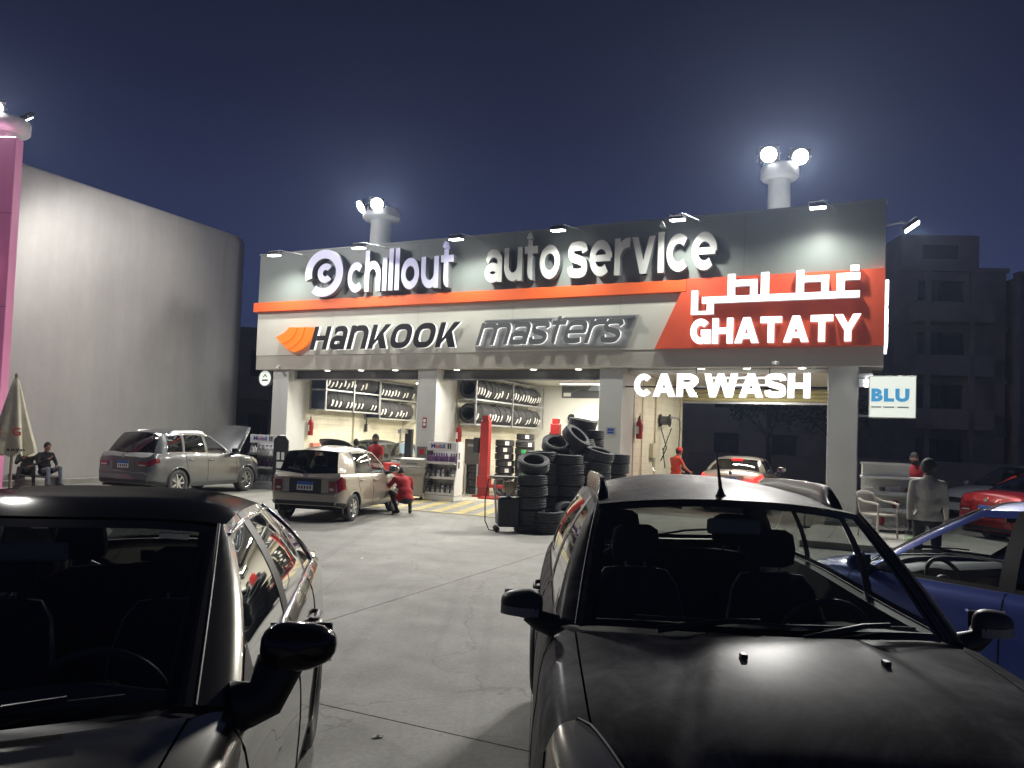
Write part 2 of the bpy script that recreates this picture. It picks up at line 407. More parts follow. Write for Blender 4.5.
def drawn(ch, t, xh=.74, e=1.0, wd=1.0):
    """-> width, polygons, strokes[(points, closed)]"""
    P, S = [], []; h = t/2; W = .9*wd
    if ch in 'CG':
        r = W/2-h; S.append((sarc(W/2, .5, r, .5-h, 42, 318 if ch == 'C' else 360-8, 30, e), False))
        if ch == 'C': W *= .90
        if ch == 'G': P += [BOXP(W*.52, .34, W, .34+t*.85), BOXP(W-t, 0, W, .36)]
    elif ch == 'A': W = 1.02*wd; q = t*1.12; P += [[(0, 0), (q, 0), (W/2+q*.5, 1), (W/2-q*.5, 1)], [(W, 0), (W/2+q*.5, 1), (W/2-q*.5, 1), (W-q, 0)], [(W*.22, .17), (W*.78, .17), (W*.70, .17+t*.8), (W*.30, .17+t*.8)]]
    elif ch == 'R': P += [BOXP(0, 0, t, 1), [(W*.40, .46), (W*.40+t*1.1, .46), (W+.02, 0), (W-t*1.18, 0)]]; S.append(([(t*.5, 1-h*.92)]+sarc(W*.55, .69, W*.36-h*.2, .31-h*.92, 90, -90, 14, e)+[(t*.5, .38+h*.92)], False))
    elif ch == 'W':
        W = 1.42*wd; q = t*1.06; a, b, c = W*.26, W*.5, W*.74
        P += [[(0, 1), (q, 1), (a+q/2, 0), (a-q/2, 0)], [(a-q/2, 0), (a+q/2, 0), (b+q/2, 1), (b-q/2, 1)], [(c-q/2, 0), (c+q/2, 0), (b+q/2, 1), (b-q/2, 1)], [(W-q, 1), (W, 1), (c+q/2, 0), (c-q/2, 0)]]
    elif ch == 'H': P += [BOXP(0, 0, t, 1), BOXP(W-t, 0, W, 1), BOXP(t, .5-h*.9, W-t, .5+h*.9)]
    elif ch == 'T': W = .88*wd; P += [BOXP(0, 1-t*.92, W, 1), BOXP(W/2-h, 0, W/2+h, 1-t*.92)]
    elif ch == 'Y': W = 1.0*wd; q = t*1.15; P += [BOXP(W/2-h, 0, W/2+h, .42), [(0, 1), (q, 1), (W/2+h, .40), (W/2-h, .40)], [(W-q, 1), (W, 1), (W/2+h, .40), (W/2-h, .40)]]
    elif ch == 'S' or ch == 's':
        hh = 1 if ch == 'S' else xh; W = (.84 if ch == 'S' else .66)*wd; a = h*.95
        pts = [(W-a*.9, hh*.70), (W*.80, hh-a*1.25), (W*.5, hh-a), (W*.2, hh-a*1.3), (a, hh*.72), (W*.22, hh*.58), (W*.52, hh*.50), (W*.80, hh*.42), (W-a, hh*.28), (W*.80, a*1.3), (W*.5, a), (W*.18, a*1.3), (a*.8, hh*.31)]
        S.append((crom(pts, 5), False))
    elif ch == 'K': P += [BOXP(0, 0, t, 1), [(t, .36), (W-t*1.25, 1), (W, 1), (t, .16)], [(W*.34, .52), (W*.34+t*1.05, .72), (W+.04, 0), (W-t*1.2, 0)]]
    elif ch == 'O': W = .98*wd; S.append((sarc(W/2, .5, W/2-h, .5-h, 0, 360, 40, e)[:-1], True))
    elif ch == 'o': W = .76*wd; S.append((sarc(W/2, xh/2, W/2-h, xh/2-h, 0, 360, 36, e)[:-1], True))
    elif ch == 'c': W = .70*wd; S.append((sarc(.38*wd, xh/2, .38*wd-h, xh/2-h, 46, 314, 30, e), False))
    elif ch == 'e': W = .76*wd; S.append((sarc(W/2, xh/2, W/2-h, xh/2-h, -2, 312, 32, e), False)); P.append(BOXP(t*.8, xh/2-h*.72, W-h*.5, xh/2+h*.72))
    elif ch == 'h': W = .70*wd; P.append(BOXP(0, 0, t, 1)); S.append((sarc(W/2, xh*.52, W/2-h, xh*.48-h, 165, 0, 16, e)+[(W-h, 0)], False))
    elif ch == 'n': W = .84*wd; P.append(BOXP(0, 0, t, xh)); S.append((sarc(W/2, xh*.5, W/2-h, xh*.5-h, 150, 0, 16, e)+[(W-h, 0)], False))
    elif ch == 'm': W = 1.24*wd; P.append(BOXP(0, 0, t, xh)); S += [(sarc(W*.27, xh*.5, W*.27-h*.4, xh*.5-h, 140, 0, 14, e)+[(W*.54-h*.4, 0)], False), (sarc(W*.73, xh*.5, W*.27-h, xh*.5-h, 150, 0, 14, e)+[(W-h, 0)], False)]
    elif ch == 'i': W = t; P.append(BOXP(0, 0, t, xh*1.08))
    elif ch == 'l': W = t; P.append(BOXP(0, 0, t, 1))
    elif ch == 'u': W = .72*wd; P.append(BOXP(W-t, 0, W, xh)); S.append(([(h, xh)]+sarc(W/2, xh*.47, W/2-h, xh*.47-h, 180, 345, 16, e), False))
    elif ch == 't': W = .52*wd; P.append(BOXP(0, xh-t*.85, W, xh)); S.append(([(W*.42, xh*1.18), (W*.42, t*1.2)]+sarc(W*.42+t*.55, t*1.05, t*.55, t*.55, 200, 275, 8), False))
    elif ch == 'r': W = .48*wd; P.append(BOXP(0, 0, t, xh)); S.append((sarc(W*.98, xh*.45, W*.98-h, xh*.55-h, 165, 84, 10, e), False))
    elif ch == 'v': W = .76*wd; q = t*1.08; P += [[(0, xh), (q, xh), (W/2+q*.5, 0), (W/2-q*.5, 0)], [(W-q, xh), (W, xh), (W/2+q*.5, 0), (W/2-q*.5, 0)]]
    elif ch == 'a': W = .70*wd; S += [([(h*1.1, xh*.78)]+sarc(W/2, xh*.62, W/2-h, xh*.38-h, 150, 0, 14, e)+[(W-h, 0)], False), (sarc(W*.46, xh*.29, W*.46-h, xh*.29-h*.9, 0, 360, 26, e)[:-1], True)]
    return W, P, S
def drawn_letters(parent, text, x0, x1, z0, hcap, t, y0, y1, mats, gap=.10, space=.3, shear=0.0, xh=.74, e=1.0, wd=1.0, name='letter', big=()):
    pen = 0; out = []
    for ch in text:
        if ch == ' ': pen += space; continue
        xx = 1.0 if ch in big else xh
        w, P, S = drawn(ch, t, xx, e, wd*(1.15 if ch in big else 1)); out.append((pen, P, S)); pen += w+gap
    k = (x1-x0-shear*hcap)/(pen-gap)
    for px, P, S in out:
        mb = MB(); L = 0
        def T(p): return (x0+(px+p[0])*k+shear*p[1]*hcap, z0+p[1]*hcap)
        def solid(a, b, closed):
            nonlocal L
            ya = y0+.0007*L; L += 1; o = len(mb.v); n = len(a)
            A = [T(p) for p in a]; Bq = [T(p) for p in b]
            mb.v += [(p[0], ya, p[1]) for p in A]+[(p[0], ya, p[1]) for p in Bq]+[(p[0], y1, p[1]) for p in A]+[(p[0], y1, p[1]) for p in Bq]
            m = n if closed else n-1
            for i in range(m):
                j = (i+1) % n
                for f, mi in (((i, j, n+j, n+i), 0), ((i, 2*n+i, 2*n+j, j), 1), ((n+i, n+j, 3*n+j, 3*n+i), 1)): mb.f.append([o+q for q in f]); mb.m.append(mi)
            if not closed:
                for i in (0, n-1): mb.f.append([o+i, o+n+i, o+3*n+i, o+2*n+i]); mb.m.append(1)
        for p in P:
            if len(p) == 4: solid([p[0], p[3]], [p[1], p[2]], False)
        for pl, cl in S:
            a, b = outline(pl, t, cl); solid(a, b, cl)
        obj(name, mb, mats, parent)
# ================================================================ shared materials
m_conc = concrete_ground()
m_joint = M('joint_dirt', (.05, .047, .04), .95)
m_kerb = M('kerb_concrete', (.36, .35, .32), .8, var=.15, vscale=3, bump=.2)
m_asph = M('asphalt', (.05, .05, .05), .9, var=.25, vscale=1.2, bump=.3, bscale=80)
m_fgrey = M('fascia_grey_panel', (.20, .225, .215), .42, var=.05, vscale=.8, spec=.4)
m_orange = M('orange_panel', (.80, .125, .025), .45, var=.05, vscale=1.0)
m_red = M('orange_red_panel', (.78, .105, .042), .45, var=.06, vscale=1.0)
m_white = M('white_panel', (.56, .55, .49), .5, var=.05, vscale=.7)
m_band = M('taupe_band', (.40, .375, .325), .6, var=.06, vscale=.9)
m_pillar = M('pillar_cladding', (.52, .52, .50), .5, var=.06, vscale=.9)
m_cream = block_wall('cream_block_wall_side', (.76, .72, .57), 1)
m_cream2 = block_wall('cream_block_wall_back', (.76, .72, .57), 0)
m_ceil = M('ceiling_paint', (.55, .54, .48), .8)
m_dark = M('dark_void', (.012, .012, .014), .8)
m_black = M('black_plastic', (.018, .018, .02), .45)
m_rubber = M('tyre_rubber', (.055, .055, .056), .7, var=.3, vscale=9)
m_steel = M('galvanised_steel', (.5, .51, .52), .4, metal=.8, var=.1)
m_alu = M('aluminium', (.62, .63, .64), .3, metal=1.0)
m_chrome = M('chrome', (.8, .8, .82), .08, metal=1.0)
m_rackblue = M('rack_navy_panel', (.03, .04, .075), .5)
m_wpaint = M('white_paint', (.75, .75, .73), .4)
m_offw = M('off_white_plastic', (.6, .6, .57), .45)
m_redp = M('red_paint', (.34, .02, .018), .4, var=.15, vscale=5)
m_redext = M('extinguisher_red', (.33, .015, .015), .25)
m_yel = M('yellow_floor_paint', (.46, .38, .17), .65, var=.35, vscale=5)
m_sticker = M('white_sticker', (.85, .85, .83), .5, emit=(1, 1, 1), estr=.0)
m_green = M('green_sticker', (.06, .42, .12), .5)
m_lampw = emis('lamp_face', (1, .98, .92), 14.0)
m_lampf = emis('flood_face', (1, .98, .95), 22.0)
m_down = emis('downlight_face', (1, .97, .85), 8.0)
for _m in (m_lampw, m_lampf, m_down): _m.cycles.emission_sampling = 'NONE'   # their light comes from the lamps behind the lens
m_signw = emis('lit_white_acrylic', (1, 1, 1), 1.25)
m_signws = M('lit_sign_return', (.75, .73, .72), .5, emit=(1, 1, 1), estr=.08)
m_signv = M('lavender_white_acrylic', (.62, .61, .70), .4, emit=(.60, .58, 1.0), estr=.22)
m_signp = M('plain_white_acrylic', (.62, .615, .59), .4)
m_signside = M('sign_return_grey', (.20, .21, .22), .45)
m_halo = emis('halo_white', (1, 1, .97), .45)
m_hblack = M('sign_black', (.012, .012, .014), .35)
m_hgrey = M('sign_gunmetal', (.15, .155, .16), .4, metal=.2)
m_horange = M('logo_orange', (.85, .16, .012), .35, emit=(1, .22, .02), estr=.35)

# ================================================================ ground
g = struct('ground', MB().b2(-160, 160, -60, 260, -.30, -.018), m_joint)
slab_mats = m_conc
sl = [-21.45, -16.45, -11.45, -6.45, -1.45, 3.55, 8.55, 13.55, 18.55, 23.55, 28.55, 33.55]
dl = [-36.0, -25.4, -20.1, -14.8, -3.7, 0.0]
for i in range(len(sl)-1):
    for j in range(len(dl)-1):
        gp = .006
        P = [FW(sl[i]+gp, dl[j]+gp), FW(sl[i+1]-gp, dl[j]+gp), FW(sl[i+1]-gp, dl[j+1]-gp), FW(sl[i]+gp, dl[j+1]-gp)]
        mb = MB().add([(p.x, p.y, 0) for p in P]+[(p.x, p.y, -.017) for p in P], [(0,1,2,3), (0,4,5,1), (1,5,6,2), (2,6,7,3), (3,7,4,0)])
        obj('slab', mb, m_conc, g)
# street and pavements behind and to the right
rd = MB(); 
def quadF(mb, s0, s1, d0, d1, z0, z1, mi=0):
    P = [FW(s0, d0), FW(s1, d0), FW(s1, d1), FW(s0, d1)]
    return mb.add([(p.x, p.y, z0) for p in P]+[(p.x, p.y, z1) for p in P], [(0,3,2,1), (4,5,6,7), (0,1,5,4), (1,2,6,5), (2,3,7,6), (3,0,4,7)], mi)
struct('road', quadF(MB(), -60, 90, 11.0, 22.0, -.016, -.004), m_asph)
struct('rear_yard', quadF(MB(), -30, 60, .02, 10.9, -.016, -.002), M('yard_concrete', (.22, .215, .2), .8, var=.2, vscale=.7))
struct('far_pavement', quadF(MB(), -60, 90, 22.1, 30, -.016, .12), M('pavement_tiles', (.25, .23, .2), .85, var=.2, vscale=1.5))
struct('kerb_island', quadF(MB(), 17.0, 22.6, -3.9, -.6, -.016, .13), m_kerb, bevel=.02)
# bay floor
struct('bay_floor', quadF(MB(), .2, 12.4, .01, 7.0, -.012, .004), M('bay_floor_paint', (.42, .40, .33), .45, var=.15, vscale=1.2))
# yellow diagonal floor markings in front of the middle bay
mk = thing('floor_marking', 'yellow diagonal striped marking painted on the floor before the middle bay', 'marking', FW(7.0, -3.5, .0), FA)
for k in range(8):
    s0 = .1+k*.58
    obj('stripe', MB().prism([(s0, .1), (s0+.3, .1), (s0+.3-.75, 3.3), (s0-.75, 3.3)], .004, .008, plane='xy'), m_yel, mk)
obj('border_line', MB().b2(-.2, 4.9, -.02, .07, .0085, .0115), m_yel, mk)

# ================================================================ service building
B = thing('auto_service_building', 'single storey auto service building with grey and orange fascia over open bays', 'building', FW(0, 0, 0), FA)
def bpart(name, mb, mat, **k): return obj(name, mb, mat, B, **k)
SL = 18.365
bpart('fascia_panel', MB().b2(0, SL, 0, .25, 5.80, 7.41), m_fgrey)
for k in range(1, 7):   # sheet joints of the cladding
    pass
bpart('fascia_trim', MB().b2(-.02, SL+.02, -.025, .27, 7.412, 7.455), M('trim_grey', (.22, .24, .24), .4))
bpart('orange_stripe', MB().b2(-.08, 13.95, -.13, .2, 5.545, 5.845), m_orange, bevel=.01)
slant = [(13.90, 5.862), (SL+.005, 5.862), (SL+.005, 4.14), (13.22, 4.14), (13.80, 5.545)]
bpart('red_panel', MB().prism([(13.955, 5.862), (SL+.004, 5.862), (SL+.004, 4.142), (13.20, 4.142), (13.83, 5.535), (13.955, 5.535)], -.12, .2), m_red)
bpart('white_panel', MB().b2(0, 14.2, .012, .25, 4.14, 5.54), m_white)
bpart('bottom_band', MB().b2(0, SL, .03, .30, 3.69, 4.137), m_band)
bpart('soffit', MB().b2(0, SL, .30, 1.15, 3.70, 3.80), m_ceil)
bpart('fascia_side', MB().b2(SL-.22, SL-.002, .31, 3.2, 3.81, 7.40), m_fgrey)
bpart('fascia_side', MB().b2(0.002, .22, .31, .8, 3.81, 7.40), m_fgrey)
bpart('roof_slab', MB().b2(.0, SL, 1.16, 7.2, 3.81, 3.95), M('roof_screed', (.2, .2, .2), .9))
# sheet seams on the fascia
for k in range(1, 6):
    bpart('seam', MB().b2(k*3.06-.004, k*3.06+.004, -.0015, .01, 5.87, 7.40), M('seam_dark', (.09, .10, .10), .7))
for k in (1, 2, 3, 4):
    bpart('seam', MB().b2(k*3.06-.003, k*3.06+.003, .0095, .02, 4.145, 5.535), M('seam_dark2', (.3, .29, .26), .7))
# pillars
for s0, s1, dd in ((.66, 1.30, .9), (6.14, 6.78, 1.1), (11.70, 12.32, 1.1), (17.22, 17.86, .8)):
    bpart('pillar', MB().b2(s0, s1, .12, .12+dd, .0, 3.69), m_pillar, bevel=.012)
    bpart('pillar_base', MB().b2(s0-.02, s1+.02, .10, .14+dd, .0, .16), M('plinth_grey', (.25, .25, .25), .6), bevel=.006)
# walls
bpart('side_wall', MB().b2(.90, 1.28, 1.03, 7.0, .0, 3.70), m_cream)
bpart('side_wall', MB().b2(6.40, 6.76, 1.23, 7.0, .0, 3.70), m_cream)
bpart('side_wall', MB().b2(11.98, 12.34, 1.23, 7.0, .0, 3.70), m_cream)
bpart('side_wall', MB().b2(17.40, 17.70, .93, 7.0, .0, 3.70), m_cream)
bpart('back_wall', MB().b2(1.285, 6.395, 6.8, 7.0, .0, 3.70), m_cream2)
bpart('back_wall', MB().b2(6.765, 11.975, 6.8, 7.0, .0, 3.70), M('grey_white_wall', (.66, .65, .6), .6, var=.06, vscale=.8))
bpart('bay_ceiling', MB().b2(.24, SL-.24, 1.155, 6.98, 3.705, 3.80), m_ceil)
# rolling shutter boxes above the bays
m_shut = M('shutter_box_grey', (.10, .10, .095), .5, var=.1)
for s0, s1 in ((1.32, 6.12), (6.80, 11.68)):
    bpart('shutter_box', MB().b2(s0, s1, .5, .9, 3.42, 3.69), m_shut, bevel=.02)
    bpart('shutter_rail', MB().b2(s0, s1, .46, .50, 3.40, 3.43), m_steel)
m_slat = M('shutter_slat_cream', (.52, .46, .22), .5, var=.08)
bpart('shutter_box', MB().b2(12.36, 17.20, .55, .9, 3.58, 3.69), m_ceil, bevel=.02)
for k in range(3):     # half-lowered rear shutter of the wash bay
    z = 3.62-.135*k
    mb = MB().grid([[(s, 6.6-.035*math.sin(PI*t/6), z-.128*t/6) for t in range(7)] for s in (12.36, 17.38)])
    bpart('shutter_slat', mb, m_slat, smooth=180)
bpart('shutter_bottom_bar', MB().b2(12.36, 17.38, 6.56, 6.62, 3.14, 3.21), m_steel)
# sign carrier in the wash opening
# pipes on wash wall
for d, r in ((3.35, .03), (6.55, .045), (1.9, .02)):
    bpart('wall_pipe', MB().cyl((12.38, d, 0), (12.38, d, 3.68), r, n=10), M('pipe_beige', (.6, .55, .4), .5), smooth=40)
bpart('wall_pipe', MB().cyl((1.33, 3.6, 0), (1.33, 3.6, 3.68), .035, n=10), MATS['pipe_beige'], smooth=40)
bpart('wall_skirting', MB().b2(12.345, 12.36, 1.24, 6.9, .005, .12), MATS['plinth_grey'])

# ================================================================ signs on the fascia
def sign(name, label): return thing(name, label, 'sign', FW(0, 0, 0), FA)
sg = sign('logo_sign', 'round white ring logo with a small c inside, left of the top lettering')
def ringpoly(r0, r1, a0, a1, cx, cz, n=36):
    A = [math.radians(a0+(a1-a0)*i/n) for i in range(n+1)]
    return [(cx+r1*math.cos(a), cz+r1*math.sin(a)) for a in A]+[(cx+r0*math.cos(a), cz+r0*math.sin(a)) for a in reversed(A)]
def strip_extrude(mb, poly, y0, y1):
    n = len(poly); h = n//2
    o = len(mb.v)
    mb.v += [(p[0], y0, p[1]) for p in poly]+[(p[0], y1, p[1]) for p in poly]
    for i in range(h-1):
        mb.f.append([o+i, o+i+1, o+n-2-i, o+n-1-i]); mb.m.append(0)
        mb.f.append([o+n+i, o+n+n-1-i, o+n+n-2-i, o+n+i+1]); mb.m.append(0)
    for i in range(n):
        mb.f.append([o+i, o+n+i, o+n+(i+1) % n, o+(i+1) % n]); mb.m.append(1)
    return mb
cx, cz = 2.83, 6.62
obj('ring', strip_extrude(MB(), ringpoly(.46, .73, -128, 196, cx, cz), -.26, -.10), [m_signv, m_signside], sg)
obj('inner_letter', strip_extrude(MB(), ringpoly(.10, .30, 40, 320, cx+.06, cz+.0), -.26, -.10), [m_signv, m_signside], sg)
obj('ring_back', strip_extrude(MB(), ringpoly(.40, .70, -128, 196, cx, cz), -.10, -.002), [m_signside, m_signside], sg)
sg = sign('lettering_sign', 'raised lavender white lower case letters right of the round logo on the fascia')
drawn_letters(sg, 'chillout', 3.74, 7.40, 5.97, 1.24, .188, -.26, -.06, [m_signv, m_signside], gap=.085)
obj('spark', MB().prism([(7.02, 7.14), (7.10, 7.30), (7.16, 7.12), (7.09, 7.08)], -.26, -.06), m_signv, sg)
sg = sign('auto_service_sign', 'raised white letters reading auto service at the top right of the fascia')
drawn_letters(sg, 'auto', 8.40, 10.62, 6.03, 1.24, .188, -.26, -.06, [m_signp, m_signside], gap=.085)
drawn_letters(sg, 'service', 10.86, 14.70, 6.02, 1.28, .188, -.26, -.06, [m_signp, m_signside], gap=.085)
obj('spark', MB().prism([(9.64, 7.18), (9.73, 7.34), (9.79, 7.16), (9.71, 7.12)], -.26, -.06), m_signp, sg)
obj('spark', MB().prism([(13.26, 7.20), (13.34, 7.33), (13.40, 7.18), (13.32, 7.16)], -.26, -.06), m_signp, sg)
# tyre maker sign
sg = sign('lettering_sign', 'black italic letters with an orange wing emblem on the white fascia panel')
drawn_letters(sg, 'HanKOOK', 2.32, 7.66, 4.27, .72, .24, -.16, -.06, [m_hblack, m_halo], gap=.13, shear=.26, e=.72, big='an')
def bez(p0, p1, p2, n=10): return [((1-t)**2*p0[0]+2*t*(1-t)*p1[0]+t*t*p2[0], (1-t)**2*p0[1]+2*t*(1-t)*p1[1]+t*t*p2[1]) for t in [i/n for i in range(n+1)]]
tops = [(1.50, 4.99), (1.83, 4.99), (2.10, 4.99), (2.42, 4.98)]; bots = [(.98, 4.70), (1.22, 4.48), (1.42, 4.32), (1.66, 4.22)]
for k in range(3):
    a = bez(tops[k], (tops[k][0]-.12, bots[k][1]+.12), bots[k]); b = bez(tops[k+1], (tops[k+1][0]-.10, bots[k+1][1]+.10), bots[k+1])
    mb = strip_extrude(MB(), a+b[::-1], -.20+.03*k, -.05)
    obj('wing_band', mb, [m_horange, m_horange], sg)
sg = sign('lettering_sign', 'gunmetal wide italic letters with top bars on the white fascia panel')
drawn_letters(sg, 'masters', 8.14, 12.50, 4.31, .84, .17, -.15, -.06, [m_hgrey, m_halo], gap=.07, shear=.30, e=.60, wd=1.25)
obj('top_bar', MB().prism([(8.40, 4.94), (10.35, 4.94), (10.37, 4.99), (8.42, 4.99)], -.15, -.06), m_hgrey, sg)
obj('top_bar', MB().prism([(10.60, 4.94), (12.66, 4.94), (12.68, 4.99), (10.62, 4.99)], -.15, -.06), m_hgrey, sg)
obj('backing', MB().prism([(8.05, 4.24), (12.45, 4.24), (12.75, 5.03), (8.35, 5.03)], -.045, -.004), M('sign_backing_silver', (.42, .42, .42), .35, metal=.4), sg)
# ghataty signs
sg = sign('lettering_sign', 'glowing white block capitals on the orange red panel, below the arabic lettering')
drawn_letters(sg, 'GHATATY', 14.12, 17.90, 4.22, .61, .265, -.30, -.16, [m_signw, m_signws], gap=.07)
sg = sign('arabic_sign', 'glowing white arabic lettering on the orange red fascia panel')
def front_box(s0, s1, y0, y1, z0, z1):
    mb = MB().b2(s0, s1, y0, y1, z0, z1); mb.m = [0 if all(abs(mb.v[i][1]-y0) < 1e-6 for i in f) else 1 for f in mb.f]; return mb
R = lambda s0, s1, z0, z1: obj('stroke', front_box(s0, s1, -.30, -.16, z0, z1), [m_signw, m_signws], sg)
T = .17
R(17.38, 17.86, 5.60, 5.76); R(17.38, 17.55, 5.36, 5.595); R(17.66, 17.84, 5.80, 5.93)          # ghain and its dot
R(14.98, 17.86, 5.20, 5.355)                                                                    # long baseline
R(16.52, 16.69, 5.36, 5.88); R(16.695, 17.22, 5.60, 5.74); R(17.06, 17.22, 5.36, 5.595)         # tah
R(15.74, 15.92, 5.36, 5.88)                                                                     # alef
R(14.98, 15.15, 5.36, 5.88); R(15.155, 15.66, 5.58, 5.73); R(15.50, 15.66, 5.36, 5.575)         # second tah
R(14.38, 14.975, 5.20, 5.355); R(14.12, 14.28, 5.02, 5.52); R(14.12, 14.66, 4.935, 5.015); R(14.50, 14.66, 5.02, 5.195)   # final yeh
sg = sign('car_wash_sign', 'glowing white block capitals reading car wash hung in the wash bay opening')
drawn_letters(sg, 'CAR WASH', 12.62, 16.84, 2.96, .58, .265, .16, .28, [m_signw, m_signws], gap=.075, space=.26)
obj('carrier_rail', MB().b2(12.34, 17.21, .301, .34, 3.20, 3.235), m_black, sg)
for s in (14.15, 15.9): obj('hanger', MB().b2(s, s+.02, .302, .33, 3.236, 3.70), m_black, sg)
# lit panel letters on the right end of the fascia, seen edge-on
sg = sign('side_lit_sign', 'thin glowing letter blocks on the right end of the fascia, seen edge on')
for z0, z1 in ((4.25, 4.62), (4.68, 5.05), (5.2, 5.72)):
    for d in (.5, 1.3, 2.1): obj('letter_block', MB().b2(SL+.01, SL+.085, d, d+.55, z0, z1), m_signw, sg, bevel=.01)

# ================================================================ fascia spotlights
def spotlight(s, label, z=7.10, out=1.0, right=False):
    t = thing('fascia_spotlight', label, 'spotlight', FW(s, 0, 0) if not right else FW(SL, .2, 0), FA, 'spotlights on arms along the fascia top')
    if right:
        obj('arm', MB().tube([(0, 0, 6.9), (.3, -.1, 6.92), (.42, -.1, 6.9)], .018, 8), m_steel, t, smooth=50)
        c = Vector((.52, -.12, 6.80)); Rm = Matrix.Rotation(math.radians(-35), 3, 'Y')
    else:
        obj('arm', MB().tube([(.34, -.02, 7.26), (.30, -.12, 7.30), (.10, -out+.10, z+.17), (.02, -out+.0, z+.13)], .014, 8), m_steel, t, smooth=50)
        c = Vector((0, -out, z)); Rm = Matrix.Rotation(math.radians(8), 3, 'X')
    h = MB().box(c+Rm @ Vector((0, 0, .035)), (.34, .24, .06), 0, R=Rm)
    for k in range(5): h.box(c+Rm @ Vector((-.13+.065*k, 0, .08)), (.012, .22, .05), 0, R=Rm)
    hh = obj('housing', h, m_black, t)
    obj('bracket', MB().tube([c+Rm @ Vector((-.19, 0, .03)), c+Rm @ Vector((-.19, 0, .13)), c+Rm @ Vector((.19, 0, .13)), c+Rm @ Vector((.19, 0, .03))], .01, 6), m_steel, t)
    obj('lens', MB().box(c+Rm @ Vector((0, 0, -.012)), (.33, .24, .03), 0, R=Rm), m_lampw, t, bevel=.012)
    if right:
        lamp('spot_lamp', 'SPOT', c+Rm @ Vector((0, 0, -.07)), c+Vector((.1, -.6, -2.0)), L_FASCIA*3.2, (1, .98, .92), .12, 155, .8, t)
    else:
        lamp('spot_lamp', 'SPOT', c+Rm @ Vector((0, 0, -.07)), (0, -.85, 5.2), L_FASCIA, (.97, 1, .91), .10, 158, .8, t)
spotlight(1.50, 'spotlight at the far left end of the fascia top, left of the round logo')
spotlight(4.66, 'spotlight just right of the round logo, left of the left mast')
spotlight(7.88, 'spotlight above the gap before the word auto')
spotlight(10.85, 'spotlight above the gap between auto and service')
spotlight(13.9, 'spotlight above the c of service')
spotlight(17.0, 'spotlight above the red panel, right of the tall light mast')
spotlight(SL, 'spotlight on an arm off the right end of the fascia', right=True)

# ================================================================ soffit downlights
names = ['leftmost over the left bay', 'middle one over the left bay', 'rightmost over the left bay', 'left one over the middle bay', 'middle one over the middle bay', 'rightmost over the middle bay', 'left one over the wash bay', 'middle one over the wash bay', 'rightmost over the wash bay']
for (s, d), nm in zip(((2.8, .165), (4.07, .165), (5.31, .165), (7.4, .165), (9.79, .165), (11.09, .165), (14.31, .165), (15.4, .165), (16.65, .165)), names):
    t = thing('soffit_downlight', 'round lit downlight in the soffit, ' + nm, 'downlight', FW(s, d, 3.688), FA, 'downlights in the soffit')
    obj('trim_ring', MB().lathe([(.08, .0), (.11, .0), (.11, -.03), (.08, -.03)], 20, closed=True), m_wpaint, t, smooth=40)
    obj('lens', MB().cyl((0, 0, -.034), (0, 0, -.004), .079, n=20), m_down, t)
    lamp('down_lamp', 'SPOT', (0, 0, -.05), (0, -1.3, -3), L_SOFFIT, (1, .96, .85), .07, 150, .7, t)
# ceiling strip lights inside the bays
k = 0
for s0, s1, dd, en in ((1.9, 5.6, (2.2, 4.9), 1.0), (7.6, 11.2, (2.2, 4.9), .95), (13.1, 16.6, (2.5, 5.0), .45)):
    for d in dd:
        nm = ['front', 'rear'][k % 2] + ' ceiling strip light inside the ' + ['left', 'middle', 'wash'][k//2] + ' bay'; k += 1
        t = thing('strip_light', nm, 'strip light', FW((s0+s1)/2, d, 3.70), FA, 'ceiling strip lights in the bays')
        obj('fitting', MB().b2(-.75, .75, -.06, .06, -.05, 0), m_wpaint, t, bevel=.008)
        obj('tube', MB().cyl((-.70, 0, -.07), (.70, 0, -.07), .016, n=10), emis('tube_face', (1, .95, .84), 5.0), t, smooth=60)
        lamp('tube_lamp', 'AREA', (0, 0, -.10), (0, 0, -3), L_BAY*en, (1, .95, .83), 1.4, sy=.12, parent=t)

# ================================================================ light masts
m_mast = M('mast_white', (.62, .62, .62), .45, var=.05)
def mast(loc, r, rc, ztop, label, floods, aims, energy, z0=3.95):
    t = thing('light_mast', label, 'light mast', (loc.x, loc.y, z0), 0, 'thick white light masts')
    ztop -= z0
    obj('column', MB().lathe([(0, 0), (r, 0), (r, ztop-.9), (r*.97, ztop-.62), (r*.97, ztop-.3), (0, ztop-.3)], 28), m_mast, t, smooth=40)
    obj('crown', MB().lathe([(r*.98, ztop-.36), (rc*.92, ztop-.33), (rc, ztop-.28), (rc, ztop-.05), (rc*.95, ztop), (0, ztop+.02)], 32), m_mast, t, smooth=40)
    for (dx, dy, dz), a in zip(floods, aims):
        c = Vector((dx, dy, ztop+dz)); av = (Vector(a)-Vector((loc.x, loc.y, z0))-c).normalized()
        q = av.to_track_quat('-Z', 'Y').to_matrix()
        fl = obj('floodlight', MB().box(c, (.50, .40, .12), 0, R=q), m_black, t, bevel=.02)
        obj('lens', MB().cyl(c+q @ Vector((0, 0, -.062)), c+q @ Vector((0, 0, -.075)), .19, n=28), m_lampf, fl)
        obj('yoke', MB().tube([c+q @ Vector((-.28, 0, 0)), (c.x, c.y, ztop), c+q @ Vector((.28, 0, 0))], .018, 6), m_steel, t)
        lamp('flood_lamp', 'SPOT', c+av*.12, c+av*3, energy*(.12 if a[2] == 3.0 else (1.05 if a[2] == 2.0 else 1)), (1, .975, .93), .35, 125, .6, t)
    return t
p1 = FW(3.62, 1.5); p2 = FW(15.9, 1.5)
fd = Vector((-NX, -NY))
